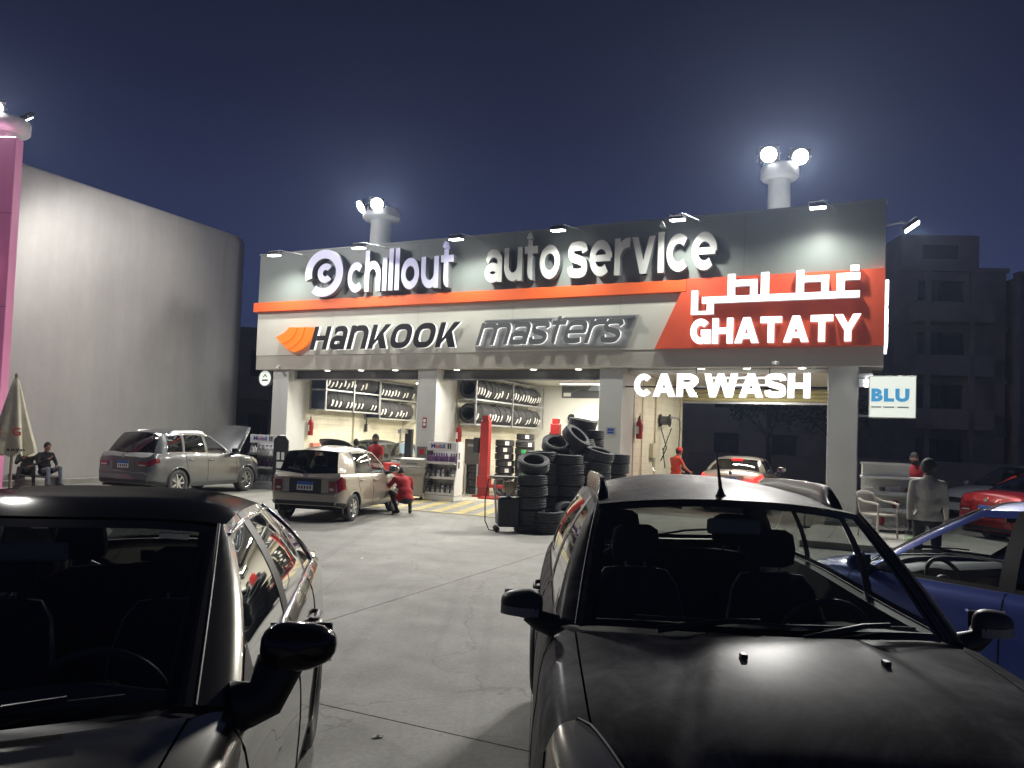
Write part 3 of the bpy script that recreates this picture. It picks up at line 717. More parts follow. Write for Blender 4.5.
mast(p1, .34, .60, 9.0, 'thick white light mast with floodlights rising behind the lavender lettering',
     [(-.05, -.62, .03), (-.58, -.28, .03)], [(-1.5, 9.0, 0), (-13.0, 19.0, 3.0)], L_MAST)
mast(p2, .28, .47, 8.98, 'thick white light mast with two bright floodlights above the red panel',
     [(-.42, -.42, .16), (.36, -.40, .14)], [(.5, 7.0, 0), (5.5, 5.0, 0)], L_MAST)
mast(Vector((-12.62, 18.55, 0)), .34, .52, 9.10, 'light mast with a white crown above the pink panel at the left edge',
     [(-.05, -.42, .16), (.25, .25, .16)], [(-6.0, 8.0, 0), (-8.5, 24.0, 2.0)], L_MASTL, z0=0)
# ================================================================ big grey wall building on the left (rounded corner)
m_wall = plaster_wall('grey_render_wall', (.52, .505, .49), .07)
lw = thing('grey_wall_building', 'tall blank grey rendered wall with a rounded corner at the left', 'building', (0, 0, 0))
A0 = Vector((-18.4, 11.2)); nn = Vector((NX, NY)); uu = Vector((UX, UY))
far = Vector((-13.5, 21.3))+nn*7.4
plan = []
c = far-uu*1.0-nn*0.0
for i in range(13):
    a = i/12*PI/2; plan.append(c+uu*1.0*math.cos(a)+nn*1.0*math.sin(a))
plan = [A0+Vector((0, 0))]+plan+[plan[-1]-uu*14, A0-uu*15]
ZT = 8.9
rows = []
for (ins, z) in ((0, 0), (0, 4), (0, ZT-.35), (.04, ZT-.18), (.12, ZT-.06), (.3, ZT)):
    cen = sum(plan, Vector((0, 0)))/len(plan)
    rows.append([(p.x-(p-cen).normalized().x*ins, p.y-(p-cen).normalized().y*ins, z) for p in plan])
mb = MB()
P = [list(r)+[r[0]] for r in rows]
mb.grid(P); mb.add(rows[-1], [tuple(range(len(plan)))])
obj('wall', mb, m_wall, lw, smooth=35)
pv = []
q0 = Vector((-13.5, 21.3))-nn*6
obj('base_kerb', MB().add([(*(q0+uu*.02), 0), (*(q0+uu*.5), 0), (*(q0+uu*.5+nn*14), 0), (*(q0+uu*.02+nn*14), 0)]+[(*(q0+uu*.02), .14), (*(q0+uu*.5), .14), (*(q0+uu*.5+nn*14), .14), (*(q0+uu*.02+nn*14), .14)],
    [(0,3,2,1), (4,5,6,7), (0,1,5,4), (1,2,6,5), (2,3,7,6), (3,0,4,7)]), m_kerb, lw)
# faint casting seams and patches in relief
# pink panel building at the left edge
m_pink = M('pink_panel', (.72, .27, .46), .4, var=.06, vscale=.7, emit=(.9, .22, .48), estr=.09)  # small glow added to the panel colour to brighten it
pk = thing('pink_panel_kiosk', 'tall pink panelled kiosk front cut off by the left edge', 'kiosk', (-11.86, 17.8, 0))
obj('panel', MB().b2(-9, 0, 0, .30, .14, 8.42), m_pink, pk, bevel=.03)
obj('plinth', MB().b2(-9, .12, -.12, .6, 0, .14), m_kerb, pk)
for k in range(1, 4): obj('seam', MB().b2(-9, .002, -.003, .02, 2.2*k, 2.2*k+.012), M('pink_seam', (.3, .07, .16), .6), pk)
obj('light_box', MB().b2(-9, -.38, -.14, -.004, 4.95, 5.55), emis('warm_pink_box', (1, .55, .5), 1.2), pk, bevel=.02)

# closed umbrella and two sitters beside the pink kiosk
um = thing('closed_umbrella', 'closed cream parasol with red and black print at the left edge', 'umbrella', (-11.05, 17.1, 0))
m_canv = M('cream_canvas', (.60, .56, .44), .85, var=.12, vscale=6)
obj('pole', MB().cyl((0, 0, 0), (0, 0, 2.75), .03, n=12), M('pole_wood', (.32, .26, .18), .6), um, smooth=50)
def canopy():
    P = []
    N = 48
    for i, (t, rr) in enumerate([(0, .02), (.04, .07), (.12, .10), (.3, .17), (.5, .24), (.7, .31), (.88, .37), (1.0, .40), (1.0, .36), (.85, .30)]):
        row = []
        for j in range(N+1):
            a = 2*PI*j/N; f = 1+.24*t*math.cos(8*a+.8*math.sin(3*a))
            row.append((rr*f*math.cos(a), rr*f*math.sin(a), 2.72-1.70*t+(.05*math.cos(8*a) if i > 5 else 0)))
        P.append(row)
    return MB().grid(P)
cn = obj('canopy', canopy(), m_canv, um, smooth=60)
obj('finial', MB().ell((0, 0, 2.77), (.035, .035, .05)), MATS['pole_wood'], um, smooth=60)
obj('base', MB().lathe([(0, .12), (.05, .12), (.06, .08), (.28, .06), (.3, 0), (0, 0)], 24), m_black, um, smooth=40)
m_printr = M('print_red', (.5, .05, .06), .8); m_printk = M('print_black', (.03, .03, .03), .8)
def wrap_print(text, r, z, h, a0, w, mat, rz_slope):
    lay = layout(text, -w/2, w/2, 0, h, bold=.03, gap=.1)
    for ch, q, f in lay:
        mb = MB(); vs = []
        for p in q:
            a = a0+p[0]/r; rad = (r-rz_slope*p[1])+.07+.01*p[2]
            vs.append((rad*math.cos(a), rad*math.sin(a), z+p[1]))
        mb.add(vs, f); obj('print', mb, mat, cn)
wrap_print('G', .37, 1.42, .17, -1.75, .14, m_printr, .2); wrap_print('G', .37, 1.44, .17, -.85, .14, m_printr, .2)
wrap_print('anyo', .41, 1.10, .08, -.85, .30, m_printk, .2); wrap_print('an', .41, 1.10, .08, -1.75, .14, m_printk, .2)

# ================================================================ background buildings
m_far = M('far_wall', (.40, .345, .31), .85, var=.15, vscale=.6)
m_far2 = M('far_wall_grey', (.36, .325, .30), .85, var=.15, vscale=.6)
m_farw = M('far_window', (.02, .022, .03), .15)
m_farf = M('far_frame', (.12, .11, .1), .6)
def apartment(label, x0, x1, Y, rz, floors, zf, heights, depth=10, wall=m_far, cols=None, balc=(), penthouse=None):
    t = thing('apartment_building', label, 'building', (x0, Y, 0), rz, 'dark buildings across the street')
    Wd = x1-x0
    mb = MB()
    # front wall built around the window openings
    ztop = heights
    obj('wall', MB().b2(0, Wd, .3, depth, 0, ztop), wall, t)
    skin = MB(); cols = cols or []
    for fl in range(floors):
        zb = zf[fl]; zt = zf[fl+1] if fl+1 < len(zf) else ztop
        xs = 0
        for (a, b, w0, w1) in sorted(cols):
            skin.b2(xs, a, 0, .3, zb, zt); skin.b2(a, b, 0, .3, zb, zb+w0); skin.b2(a, b, 0, .3, zb+w1, zt); xs = b
        skin.b2(xs, Wd, 0, .3, zb, zt)
    if zf[0] > 0: skin.b2(0, Wd, 0, .3, 0, zf[0])
    obj('facade', skin, wall, t)
    for fl in range(floors):
        zb = zf[fl]
        for (a, b, w0, w1) in cols:
            w = obj('window', MB().b2(a, b, .22, .26, zb+w0, zb+w1), m_farw, t)
            fr = MB()
            fr.b2(a, b, .14, .22, zb+w0, zb+w0+.06).b2(a, b, .14, .22, zb+w1-.06, zb+w1).b2((a+b)/2-.03, (a+b)/2+.03, .14, .22, zb+w0+.06, zb+w1-.06)
            obj('frame', fr, m_farf, w)
            obj('sill', MB().b2(a-.1, b+.1, -.12, .0, zb+w0-.1, zb+w0), wall, w)
        for (a, b) in balc:
            bl = obj('balcony', MB().b2(a, b, -1.3, -.002, zb-.18, zb), wall, t)
            obj('parapet', MB().b2(a, b, -1.3, -1.18, zb, zb+.95).b2(a, a+.12, -1.18, -.002, zb, zb+.95).b2(b-.12, b, -1.18, -.002, zb, zb+.95), wall, bl)
        obj('string_course', MB().b2(-.05, Wd+.05, -.10, -.003, zb-.45, zb-.2), wall, t) if fl else None
    obj('cornice', MB().b2(-.1, Wd+.1, -.18, .4, ztop+.002, ztop+.25), wall, t)
    if penthouse:
        a, b, h = penthouse
        ph = obj('penthouse', MB().b2(a, b, .6, depth-1, ztop+.255, ztop+h), wall, t)
        obj('window', MB().b2(a+1.2, b-1.2, .56, .598, ztop+.9, ztop+h-.6), m_farw, ph)
    for i in range(3):
        obj('balcony_post', MB().b2(1.2+i*2.4, 1.45+i*2.4, -1.3, -1.05, 0, ztop*.98), wall, t) if balc else None
    return t
apartment('dark four storey apartment block with recessed balconies behind the lit advertising box', 21.8, 28.0, 44.0, -.06, 4, [.2, 3.3, 6.3, 9.3], 12.2, cols=[(1.3, 3.9, .1, 2.4)], balc=((.7, 4.9),), penthouse=(.6, 5.0, 2.3))
apartment('dark apartment block with single windows cut off by the right edge', 28.3, 42.0, 43.0, -.06, 4, [.2, 3.2, 6.2, 9.2], 11.9, wall=m_far2, cols=[(.9, 2.7, 1.0, 2.5), (4.4, 6.2, 1.0, 2.5), (8.4, 10.2, 1.0, 2.5)])
apartment('dark low block seen through the wash bay', 8.5, 20.5, 50.0, -.1, 3, [.2, 3.3, 6.3], 9.3, wall=m_far2, cols=[(1.0, 2.6, .9, 2.4), (4.6, 6.2, .9, 2.4), (8.2, 9.8, .9, 2.4)])
apartment('narrow dim building in the gap between grey wall and fascia', -17.6, -10.6, 36.0, .25, 2, [.2, 3.3], 6.4, cols=[(5.0, 6.2, .6, 2.3), (1.5, 3.0, .8, 2.3)], balc=((4.4, 6.8),))
# street wall / low fence behind wash bay and right
lwf = thing('street_wall', 'low dim boundary wall along the street behind the wash bay', 'wall', FW(9, 23.4, 0), FA)
obj('wall', MB().b2(0, 46, 0, .25, .1, 1.3), m_far, lwf); obj('coping', MB().b2(0, 46, -.05, .30, 1.303, 1.38), m_kerb, lwf)

# trees across the street: trunk, limbs, leaf clumps
def tree(loc, h, label, seed, rx=1.7):
    rnd = random.Random(seed)
    t = thing('street_tree', label, 'tree', loc, 0, 'dark trees across the street')
    tr = MB(); tr.tube([(0, 0, 0), (.06, .03, h*.25), (-.02, .05, h*.5)], [.16, .12, .09], 9)
    ends = []
    for k in range(7):
        a = k*2*PI/7+rnd.random(); r = rx*(.5+.4*rnd.random()); z = h*(.6+.3*rnd.random())
        tr.tube([(-.01, .04, h*(.35+.02*k)), (r*.5*math.cos(a), r*.5*math.sin(a), z*.85), (r*math.cos(a), r*math.sin(a), z)], [.06, .04, .015], 6); ends.append((r*math.cos(a), r*math.sin(a), z))
    obj('trunk', tr, M('bark', (.12, .09, .06), .9, var=.3, vscale=8), t, smooth=60)
    lf = MB()
    for e_ in ends+[(0, 0, h*.85), (0, 0, h*.7)]:
        for _ in range(170):
            d = Vector((rnd.gauss(0, 1), rnd.gauss(0, 1), rnd.gauss(0, .8))).normalized()*(rx*.5)*rnd.random()**.4
            p = Vector(e_)+d; s = .10+.08*rnd.random(); ax = Vector((rnd.gauss(0, 1), rnd.gauss(0, 1), rnd.gauss(0, 1))).normalized(); b_ = ax.orthogonal().normalized()
            lf.add([p-ax*s, p+b_*s*.45, p+ax*s, p-b_*s*.45], [(0, 1, 2, 3)])
    obj('crown', lf, M('leaf', (.05, .085, .03), .6, var=.4, vscale=2), t)
for (s, d, h, sd, lb) in ((13.2, 22.9, 5.5, 1, 'dark street tree seen through the wash bay, on the left'), (16.4, 22.7, 4.8, 2, 'dark street tree seen through the middle of the wash bay')):
    p = FW(s, d); tree((p.x, p.y, .1), h, lb, sd)

# ================================================================ tyres
def tyre_mesh(R, r, w, grooves=True):
    prof = [(r, -w*.40), (r+.012, -w*.47), (r+(R-r)*.5, -w*.53), (R-.035, -w*.49), (R-.010, -w*.43)]
    for k in range(4):
        c0 = -w*.36+k*w*.24
        if grooves and k > 0: prof += [(R-.012, c0-.016), (R-.012, c0-.006)]
        prof += [(R, c0), (R, c0+w*.24-.024)]
    prof += [(R-.010, w*.43), (R-.035, w*.49), (r+(R-r)*.5, w*.53), (r+.012, w*.47), (r, w*.40), (r+.02, w*.3), (r+.05, 0), (r+.02, -w*.3)]
    return mesh_of('tyre', MB().lathe(prof, 30, closed=True), m_rubber, smooth=32)
TM = [tyre_mesh(.305, .19, .20), tyre_mesh(.315, .203, .215), tyre_mesh(.295, .18, .19)]
stk_w = mesh_of('sticker', MB().grid([[((.307)*math.cos(a), (.307)*math.sin(a), z) for z in (-.035, .035)] for a in [math.radians(-38+k*8) for k in range(6)]]), m_sticker)
stk_g = mesh_of('sticker', MB().grid([[((.307)*math.cos(a), (.307)*math.sin(a), z) for z in (-.06, .06)] for a in [math.radians(-40+k*6) for k in range(6)]]), m_green)
stk_w2 = mesh_of('sticker', MB().grid([[((.307)*math.cos(a), (.307)*math.sin(a), z) for z in (-.06, .06)] for a in [math.radians(-20+k*6) for k in range(5)]]), m_sticker)
def tyre(loc, rot, label, group, k=0, sticker=None, srot=0.0, sscale=1.0):
    o = bpy.data.objects.new('tyre', TM[k]); COL.objects.link(o); o.location = loc; o.rotation_euler = rot
    tag(o, label, 'tyre', group)
    if sticker:
        s = bpy.data.objects.new('sticker', sticker); COL.objects.link(s); s.parent = o; s.rotation_euler = (0, 0, srot)
        f = {0: 1.0, 1: .3163/.307, 2: .2963/.307}[k]; s.scale = (f, f, sscale)
    return o
rnd = random.Random(11)
def rack(label, s0, s1, d0, d1, shelves, ztop, divs, glabels, has_end=True):
    t = thing('tyre_rack', label, 'rack', FW(s0, d0, 0), FA)
    Wd, D = s1-s0, d1-d0
    for d in [0]+[D*k/divs for k in range(1, divs+1)]:
        for s in (0.02, Wd-.02):
            obj('post', MB().b2(s-.02, s+.02, d-.02, d+.02, shelves[0]-.06, ztop), m_steel, t)
    for z in shelves:
        for s in (.08, Wd-.06):
            obj('shelf_beam', MB().b2(s-.02, s+.02, .021, D-.021, z-.05, z), m_steel, t)
        obj('cross_bar', MB().b2(.04, Wd-.04, -.02, .02, z-.045, z-.01), m_steel, t)
    for s in (0.02, Wd-.02): obj('top_beam', MB().b2(s-.02, s+.02, .021, D-.021, ztop-.04, ztop-.001), m_steel, t)
    if has_end:
        for i, z in enumerate(shelves):
            zt = shelves[i+1]-.06 if i+1 < len(shelves) else ztop-.05
            obj('end_panel', MB().b2(.045, Wd-.045, .022, .03, z+.004, zt), m_rackblue, t)
    for i, z in enumerate(shelves):
        d = d0+.17; n = 0
        while d < d1-.12:
            k = rnd.choice((0, 0, 1, 2)); R_ = (.305, .315, .295)[k]
            a = rnd.random()*.3
            # axis along d: rotate tyre axis z -> local y
            q = Matrix.Rotation(FA, 4, 'Z') @ Matrix.Rotation(PI/2, 4, 'X') @ Matrix.Rotation(0, 4, 'Z')
            p = FW((s0+s1)/2+.02, d, z+R_+.002)
            st = stk_w if rnd.random() < .8 else None
            tyre(p, q.to_euler(), ORD[n]+' '+glabels[i], 'tyres, '+glabels[i][5:], k, st, -a*1.2+.1, .9+.5*rnd.random())
            d += rnd.uniform(.196, .214); n += 1
rack('steel rack of tyres high on the side wall of the left bay, near part', 1.30, 1.97, 1.2, 4.2, (2.50, 3.17), 3.68, 2, ('tyre from the near end, lower row, near rack in the left bay', 'tyre from the near end, upper row, near rack in the left bay'))
rack('lower steel rack of tyres deep in the left bay, beside the pillar', 1.30, 1.97, 4.26, 6.7, (2.33, 3.06), 3.66, 1, ('tyre from the near end, lower row, deep rack in the left bay', 'tyre from the near end, upper row, deep rack in the left bay'))
rack('steel rack of tyres high on the side wall of the middle bay', 6.78, 7.45, 1.35, 6.5, (2.17, 2.92), 3.60, 2, ('tyre from the near end, lower row, middle bay rack', 'tyre from the near end, upper row, middle bay rack'), has_end=False)

# stacked new tyres with labels behind the lift
for (s, d, n, lb, st) in ((7.66, 3.0, 8, 'new tyre in the left labelled stack behind the red lift', stk_w2), (8.32, 3.05, 8, 'new tyre in the green labelled stack behind the red lift', stk_g), (8.0, 3.75, 9, 'new tyre in the rear stack behind the red lift', stk_w2)):
    z = 0.006
    for k in range(n):
        kk = rnd.choice((0, 0, 2)); w = (.2, .215, .19)[kk]
        tyre(FW(s+rnd.uniform(-.02, .02), d+rnd.uniform(-.02, .02), z+w*.54), (0, 0, 0), from_top(k, n)+' '+lb, lb, kk, st if rnd.random() < .85 else stk_w2, -1.15+rnd.uniform(-.25, .25), 1.0)
        z += w*1.08
for (s, d, n, lb) in ((7.05, 2.3, 5, 'tyre lying in the low stack left of the red lift post'),):
    z = 0.006
    for k in range(n):
        tyre(FW(s+rnd.uniform(-.02, .02), d, z+.108), (0, 0, 0), from_top(k, n)+' '+lb, lb, 0); z += .216
tyre(FW(8.25, 1.75, .31), (PI/2-.15, 0, FA+.3), 'single tyre standing upright beside the red lift post', None, 0)
tyre(FW(8.45, 1.9, .11), (0, 0, 0), 'single tyre lying flat beside the red lift post', None, 0)

# used tyre pile in the forecourt
pile = [  # x, y, n, label
 (.40, 15.0, 5, 'used tyre in the pile column next to the oil drainer'),
 (.72, 15.45, 7, 'used tyre in the second column of the pile'),
 (1.18, 15.6, 7, 'used tyre in the column just left of the dark hatchback roof rail'),
 (1.00, 16.6, 8, 'used tyre in the back column behind the second column of the pile'),
 (1.66, 16.9, 9, 'used tyre in the tallest column of the pile, before the pillar'),
 (1.86, 16.0, 6, 'used tyre in the right column of the pile'),
 (2.25, 16.7, 7, 'used tyre in the rearmost right column of the pile by the pillar'),
 (.75, 14.75, 2, 'used tyre in the low front pair of the pile')]
for (x, y, n, lb) in pile:
    z = 0.0; ox = oy = 0
    for k in range(n):
        kk = rnd.choice((0, 0, 1, 2)); w = (.2, .215, .19)[kk]
        ox = max(-.09, min(.09, ox+rnd.uniform(-.055, .055))); oy = max(-.09, min(.09, oy+rnd.uniform(-.055, .055)))
        tyre((x+ox, y+oy, z+w*.545), (rnd.uniform(-.045, .045), rnd.uniform(-.045, .045), rnd.random()*6), from_top(k, n)+' '+lb, lb, kk); z += w*1.085
    top = z
    if n == 5: tyre((x+.06, y+.02, z+.20), (math.radians(24), math.radians(-6), .3), 'used tyre tipped towards the viewer on top of the front column', None, 1)
    if n == 9: tyre((x-.10, y-.02, z+.12), (math.radians(6), math.radians(9), 0), 'used tyre tilted on the very top of the pile', None, 1)
    if (x, n) == (1.86, 6): tyre((x-.02, y-.02, z+.17), (math.radians(15), math.radians(6), .5), 'used tyre tilted open on top of the right column of the pile', None, 1)
tyre((1.36, 16.1, 1.84), (math.radians(35), math.radians(28), .4), 'used tyre leaning between two columns high in the pile', None, 1)

tyre((1.12, 14.98, .30), (math.radians(72), 0, .5), 'used tyre propped against the foot of the pile', None, 0)
tyre((.95, 15.95, 1.66), (math.radians(20), math.radians(-24), 1.0), 'used tyre lying askew behind the tipped tyre', None, 0)
tyre((1.52, 16.35, 1.62), (math.radians(-14), math.radians(20), 2.0), 'used tyre lying askew below the leaning tyre of the pile', None, 2)
# ================================================================ two post lift
lf = thing('car_lift', 'red two post car lift standing in the middle bay', 'lift', FW(7.75, 1.45, 0), FA)
for (s, d) in ((0, 0), (1.75, 1.2)):
    p = obj('post', MB().b2(s-.14, s+.14, d-.10, d+.10, .05, 2.25), m_redp, lf, bevel=.015)
    obj('post_cap', MB().b2(s-.10, s+.10, d-.08, d+.08, 2.251, 2.42), m_redp, p, bevel=.02)
    obj('base_plate', MB().b2(s-.26, s+.26, d-.26, d+.26, .006, .05), m_redp, lf, bevel=.008)
    obj('carriage', MB().b2(s-.18, s+.18, d-.14, d+.14, .28, .62), M('lift_dark_red', (.35, .02, .018), .5), lf, bevel=.015)
    sg_ = 1 if s == 0 else -1
    obj('arm', MB().prism([(s, d-.08), (s+sg_*1.0, d-.45), (s+sg_*1.04, d-.36), (s, d+.08)], .30, .40, plane='xy'), m_redp, lf, bevel=.01)
    obj('pad', MB().cyl((s+sg_*1.0, d-.40, .40), (s+sg_*1.0, d-.40, .46), .07, n=16), m_black, lf)
obj('ramp_plate', MB().prism([(.2, -.75), (1.35, -.60), (1.35, .25), (.2, .10)], .006, .05, plane='xy'), m_redp, lf)
obj('power_unit', MB().b2(-.34, -.16, -.14, .14, 1.3, 1.75), m_black, lf, bevel=.02)

# ================================================================ oil bottle stands
m_standw = M('stand_white', (.70, .70, .72), .35); m_blue = M('brand_blue', (.02, .06, .35), .4); m_brd = M('brand_red', (.6, .02, .03), .4)
m_bot = [M('bottle_grey', (.22, .22, .24), .3), M('bottle_silver', (.5, .5, .52), .3), M('bottle_purple', (.13, .06, .16), .35)]
def bottle_mesh(mi):
    mb = MB()
    mb.grid([[(x*sx_, y*sx_, z) for x, y in ((-.055, -.03), (.055, -.03), (.055, .03), (-.055, .03), (-.055, -.03))] for z, sx_ in ((0, .92), (.012, 1), (.15, 1), (.19, .85), (.205, .45), (.23, .30), (.255, .30))])
    mb.add([(-.017, -.009, .255), (.017, -.009, .255), (.017, .009, .255), (-.017, .009, .255)], [(0, 1, 2, 3)])
    mb.b2(-.04, .04, -.0315, -.0295, .03, .12, 1); mb.cyl((0, 0, .252), (0, 0, .275), .02, n=8, mi=2)
    return mesh_of('oil_bottle', mb, [m_bot[mi], m_sticker if mi != 2 else m_bot[2], m_black], smooth=30)
BM = [bottle_mesh(0), bottle_mesh(1), bottle_mesh(2)]
def oil_stand(label, loc, rz, w, blab, dens, kinds, text=True):
    t = thing('oil_stand', label, 'display stand', loc, rz)
    obj('base', MB().b2(-w/2, w/2, -.24, .24, 0, .16), m_standw, t, bevel=.02)
    for s in (-1, 1):
        obj('side_panel', MB().prism([(-.24, .16), (.24, .16), (.24, 1.52), (.16, 1.62), (-.08, 1.62), (-.12, .9), (-.24, .5)], s*w/2-.012, s*w/2+.012, plane='yz'), m_black if s < 0 else m_standw, t)
    obj('back_panel', MB().b2(-w/2+.013, w/2-.013, .22, .24, .161, 1.60), m_standw, t)
    for i, z in enumerate((.17, .60, 1.00)):
        obj('shelf', MB().b2(-w/2+.014, w/2-.014, -.22, .215, z, z+.02), m_standw, t)
        obj('shelf_front', MB().b2(-w/2+.014, w/2-.014, -.236, -.221, z, z+.07), m_standw, t)
        n = int(w/.135)
        for r in range(2):
            for k in range(n):
                if rnd.random() > dens: continue
                kd = kinds[i]; x = -w/2+.085+k*(w-.17)/(n-1); y = -.13+.14*r
                p = Matrix.Rotation(rz, 3, 'Z') @ Vector((x, y, 0))
                b = bpy.data.objects.new('oil_bottle', BM[kd]); COL.objects.link(b); b.location = (loc[0]+p.x, loc[1]+p.y, loc[2]+z+.021); b.rotation_euler = (0, 0, rz+rnd.uniform(-.2, .2))
                row = ('bottom', 'middle', 'top')[i]
                tag(b, '%s bottle from the left, %s row, %s shelf, %s' % (ORD[k], ('front', 'back')[r], row, blab), 'bottle', 'oil bottles on the %s shelf of the %s' % (row, blab))
    hd = obj('header_board', MB().b2(-w/2+.014, w/2-.014, -.14, -.11, 1.36, 1.60), m_standw, t, bevel=.008)
    L = layout('Mobil', -w*.36, w*.10, 1.43, .12, bold=.02, gap=.07)
    for ch, q, f in L:
        mb = MB(); mb.add([(p[0], -.143+.002*p[2]-.002, p[1]) for p in q], f); obj('letter', mb, m_brd if ch == 'o' else m_blue, hd)
    for x in (.19, .26): obj('letter', MB().b2(w*x, w*x+.04, -.145, -.141, 1.42, 1.56), m_black, hd)
    for zz in (.42, 1.1):
        L = layout('1', 0, .10, 0, .26, bold=.05)
    for zz in (.9, 1.14):
        obj('letter', MB().b2(w/2+.013, w/2+.016, -.06, .02, zz, zz+.18), m_black, t)
    return t
p = FW(7.55, -.62); oil_stand('white bottle stand with blue lettered header beside the red lift', (p.x, p.y, 0), FA+.05, .92, 'stand by the lift', .95, (0, 0, 2))
p = FW(1.75, -1.2); oil_stand('white bottle stand between the two parked cars at the left bay', (p.x, p.y, 0), FA+.12, 1.0, 'stand at the left bay', .7, (1, 2, 1))
# black banner stand leaning on the left bottle stand
p = FW(2.62, -1.55); bs = thing('banner_board', 'black narrow board with vertical white lettering beside the left bottle stand', 'board', (p.x, p.y, 0), FA+.2)
obj('board', MB().prism([(-.24, 0), (.24, 0), (.24, 1.45), (.12, 1.60), (-.12, 1.60), (-.24, 1.48)], 0, .05), m_black, bs, bevel=.01)
for k, (z0, z1, a, b) in enumerate(((.42, .60, -.12, .12), (.66, .84, -.12, .12), (.90, 1.12, -.12, -.02), (.90, 1.12, .03, .12))): obj('letter', MB().b2(a, b, -.004, -.0005, z0, z1), m_wpaint, bs)

# ================================================================ fire extinguishers
def extinguisher(loc, rz, label):
    t = thing('fire_extinguisher', label, 'extinguisher', loc, rz, 'red fire extinguishers on the walls')
    obj('cylinder', MB().lathe([(0, 0), (.075, 0), (.085, .02), (.085, .42), (.07, .48), (.03, .52), (.025, .56), (0, .56)], 18), m_redext, t, smooth=40)
    obj('valve', MB().cyl((0, 0, .56), (0, 0, .61), .022, n=10).box((.03, 0, .62), (.13, .022, .018)).box((.03, 0, .66), (.11, .02, .014)), m_black, t)
    obj('hose', MB().tube([(-.03, 0, .60), (-.11, 0, .56), (-.12, 0, .40), (-.10, 0, .22)], .011, 7), m_black, t, smooth=60)
    obj('label', MB().grid([[(.0865*math.cos(a), .0865*math.sin(a), z) for z in (.14, .34)] for a in [math.radians(-150+k*15) for k in range(9)]]), m_wpaint, t)
    obj('bracket', MB().box((0, .09, .3), (.06, .02, .2)), m_steel, t)
extinguisher(FW(1.42, 1.15, 1.62), FA-.9, 'red fire extinguisher on the cream wall of the left bay')
extinguisher(FW(6.90, 1.32, 1.55), FA-.9, 'red fire extinguisher on the cream wall behind the bottle stand')
extinguisher(FW(12.46, 1.33, 1.88), FA-.9, 'red fire extinguisher on the cream wall of the wash bay')
hb = thing('hose_cabinet', 'small red and white cabinet low on the left bay wall under the extinguisher', 'cabinet', FW(1.282, 1.5, .95), FA)
obj('box', MB().b2(0, .14, -.18, .18, 0, .42), M('cabinet_pink_red', (.65, .22, .16), .5), hb, bevel=.01); obj('notice', MB().b2(.1405, .143, -.09, .09, .10, .26), m_wpaint, hb)
# notices and boxes on pillars
def notice(s, d, z, w, h, label, mat, mat2):
    t = thing('wall_notice', label, 'notice', FW(s, d, z), FA)
    obj('plate', MB().b2(-w/2, w/2, -.012, -.001, 0, h), mat, t); obj('print', MB().b2(-w*.33, w*.33, -.0145, -.0122, h*.2, h*.45), mat2, t); obj('print', MB().b2(-w*.33, w*.33, -.0145, -.0122, h*.55, h*.85), mat2, t)
notice(6.43, .118, 1.98, .13, .30, 'small dark red notice on the pillar between the bays', M('notice_red', (.3, .03, .03), .5), m_wpaint)
notice(1.02, .118, 1.30, .16, .30, 'small red framed notice on the leftmost pillar', M('notice_pink', (.7, .25, .18), .5), m_wpaint)
notice(12.05, .118, 1.95, .26, .20, 'small grey notice on the pillar left of the wash bay', M('notice_grey', (.35, .37, .4), .5), m_blue)
eb = thing('electric_box', 'dark switch box with a red button on the pillar between the bays', 'switch box', FW(6.45, .118, 1.05), FA)
obj('box', MB().b2(-.16, .16, -.14, -.001, 0, .40), m_shut, eb, bevel=.015); obj('red_plate', MB().b2(-.07, .09, -.145, -.1405, .16, .32), m_redext, eb); obj('cable', MB().tube([(0, -.05, 0), (.02, -.06, -.4), (-.1, -.04, -.9)], .012, 6), m_black, eb, smooth=60)

# ================================================================ tyre changer and machines in the left bay
tm = thing('tyre_changer', 'tyre changing machine with red cabinet and dark column in the left bay', 'machine', FW(4.55, 1.9, 0), FA+.2)
obj('cabinet', MB().b2(-.5, .5, -.4, .4, .01, .85), m_redp, tm, bevel=.03)
obj('turntable', MB().cyl((0, -.05, .85), (0, -.05, .93), .33, n=24), m_steel, tm, smooth=40)
obj('clamp', MB().box((0, -.05, .95), (.62, .07, .05)).box((0, -.05, .95), (.07, .62, .05)), m_black, tm)
obj('column', MB().b2(-.12, .12, .42, .62, .2, 1.95), m_black, tm, bevel=.02)
obj('swing_arm', MB().box((-.05, .18, 1.85), (.12, .75, .12)).cyl((-.05, -.10, 1.15), (-.05, -.10, 1.95), .035, n=10), m_steel, tm)
obj('mount_head', MB().ell((-.05, -.10, 1.12), (.06, .1, .05)), m_black, tm, smooth=60)
obj('bead_breaker', MB().box((.58, .05, .5), (.08, .35, .3)).tube([(.5, .3, .7), (.72, .1, .75), (.7, -.2, .5)], .03, 8), m_black, tm)
obj('pedal', MB().box((-.15, -.50, .10), (.08, .22, .03)).box((.05, -.50, .10), (.08, .22, .03)), m_black, tm)
wbm = thing('wheel_balancer', 'dark wheel balancer with hood and small screen deep in the left bay', 'machine', FW(3.95, 3.3, 0), FA)
obj('body', MB().b2(-.55, .45, -.3, .3, .01, .95), m_shut, wbm, bevel=.04)
obj('hood', MB().grid([[(-.05+.48*math.cos(a), y, 1.05+.48*math.sin(a)) for a in [PI*k/10 for k in range(11)]] for y in (-.38, -.15)]), m_black, wbm, smooth=60)
obj('screen', MB().b2(-.5, .0, .18, .26, 1.1, 1.45), M('screen_glow', (.02, .02, .03), .2, emit=(.4, .6, .7), estr=.6), wbm, bevel=.01)
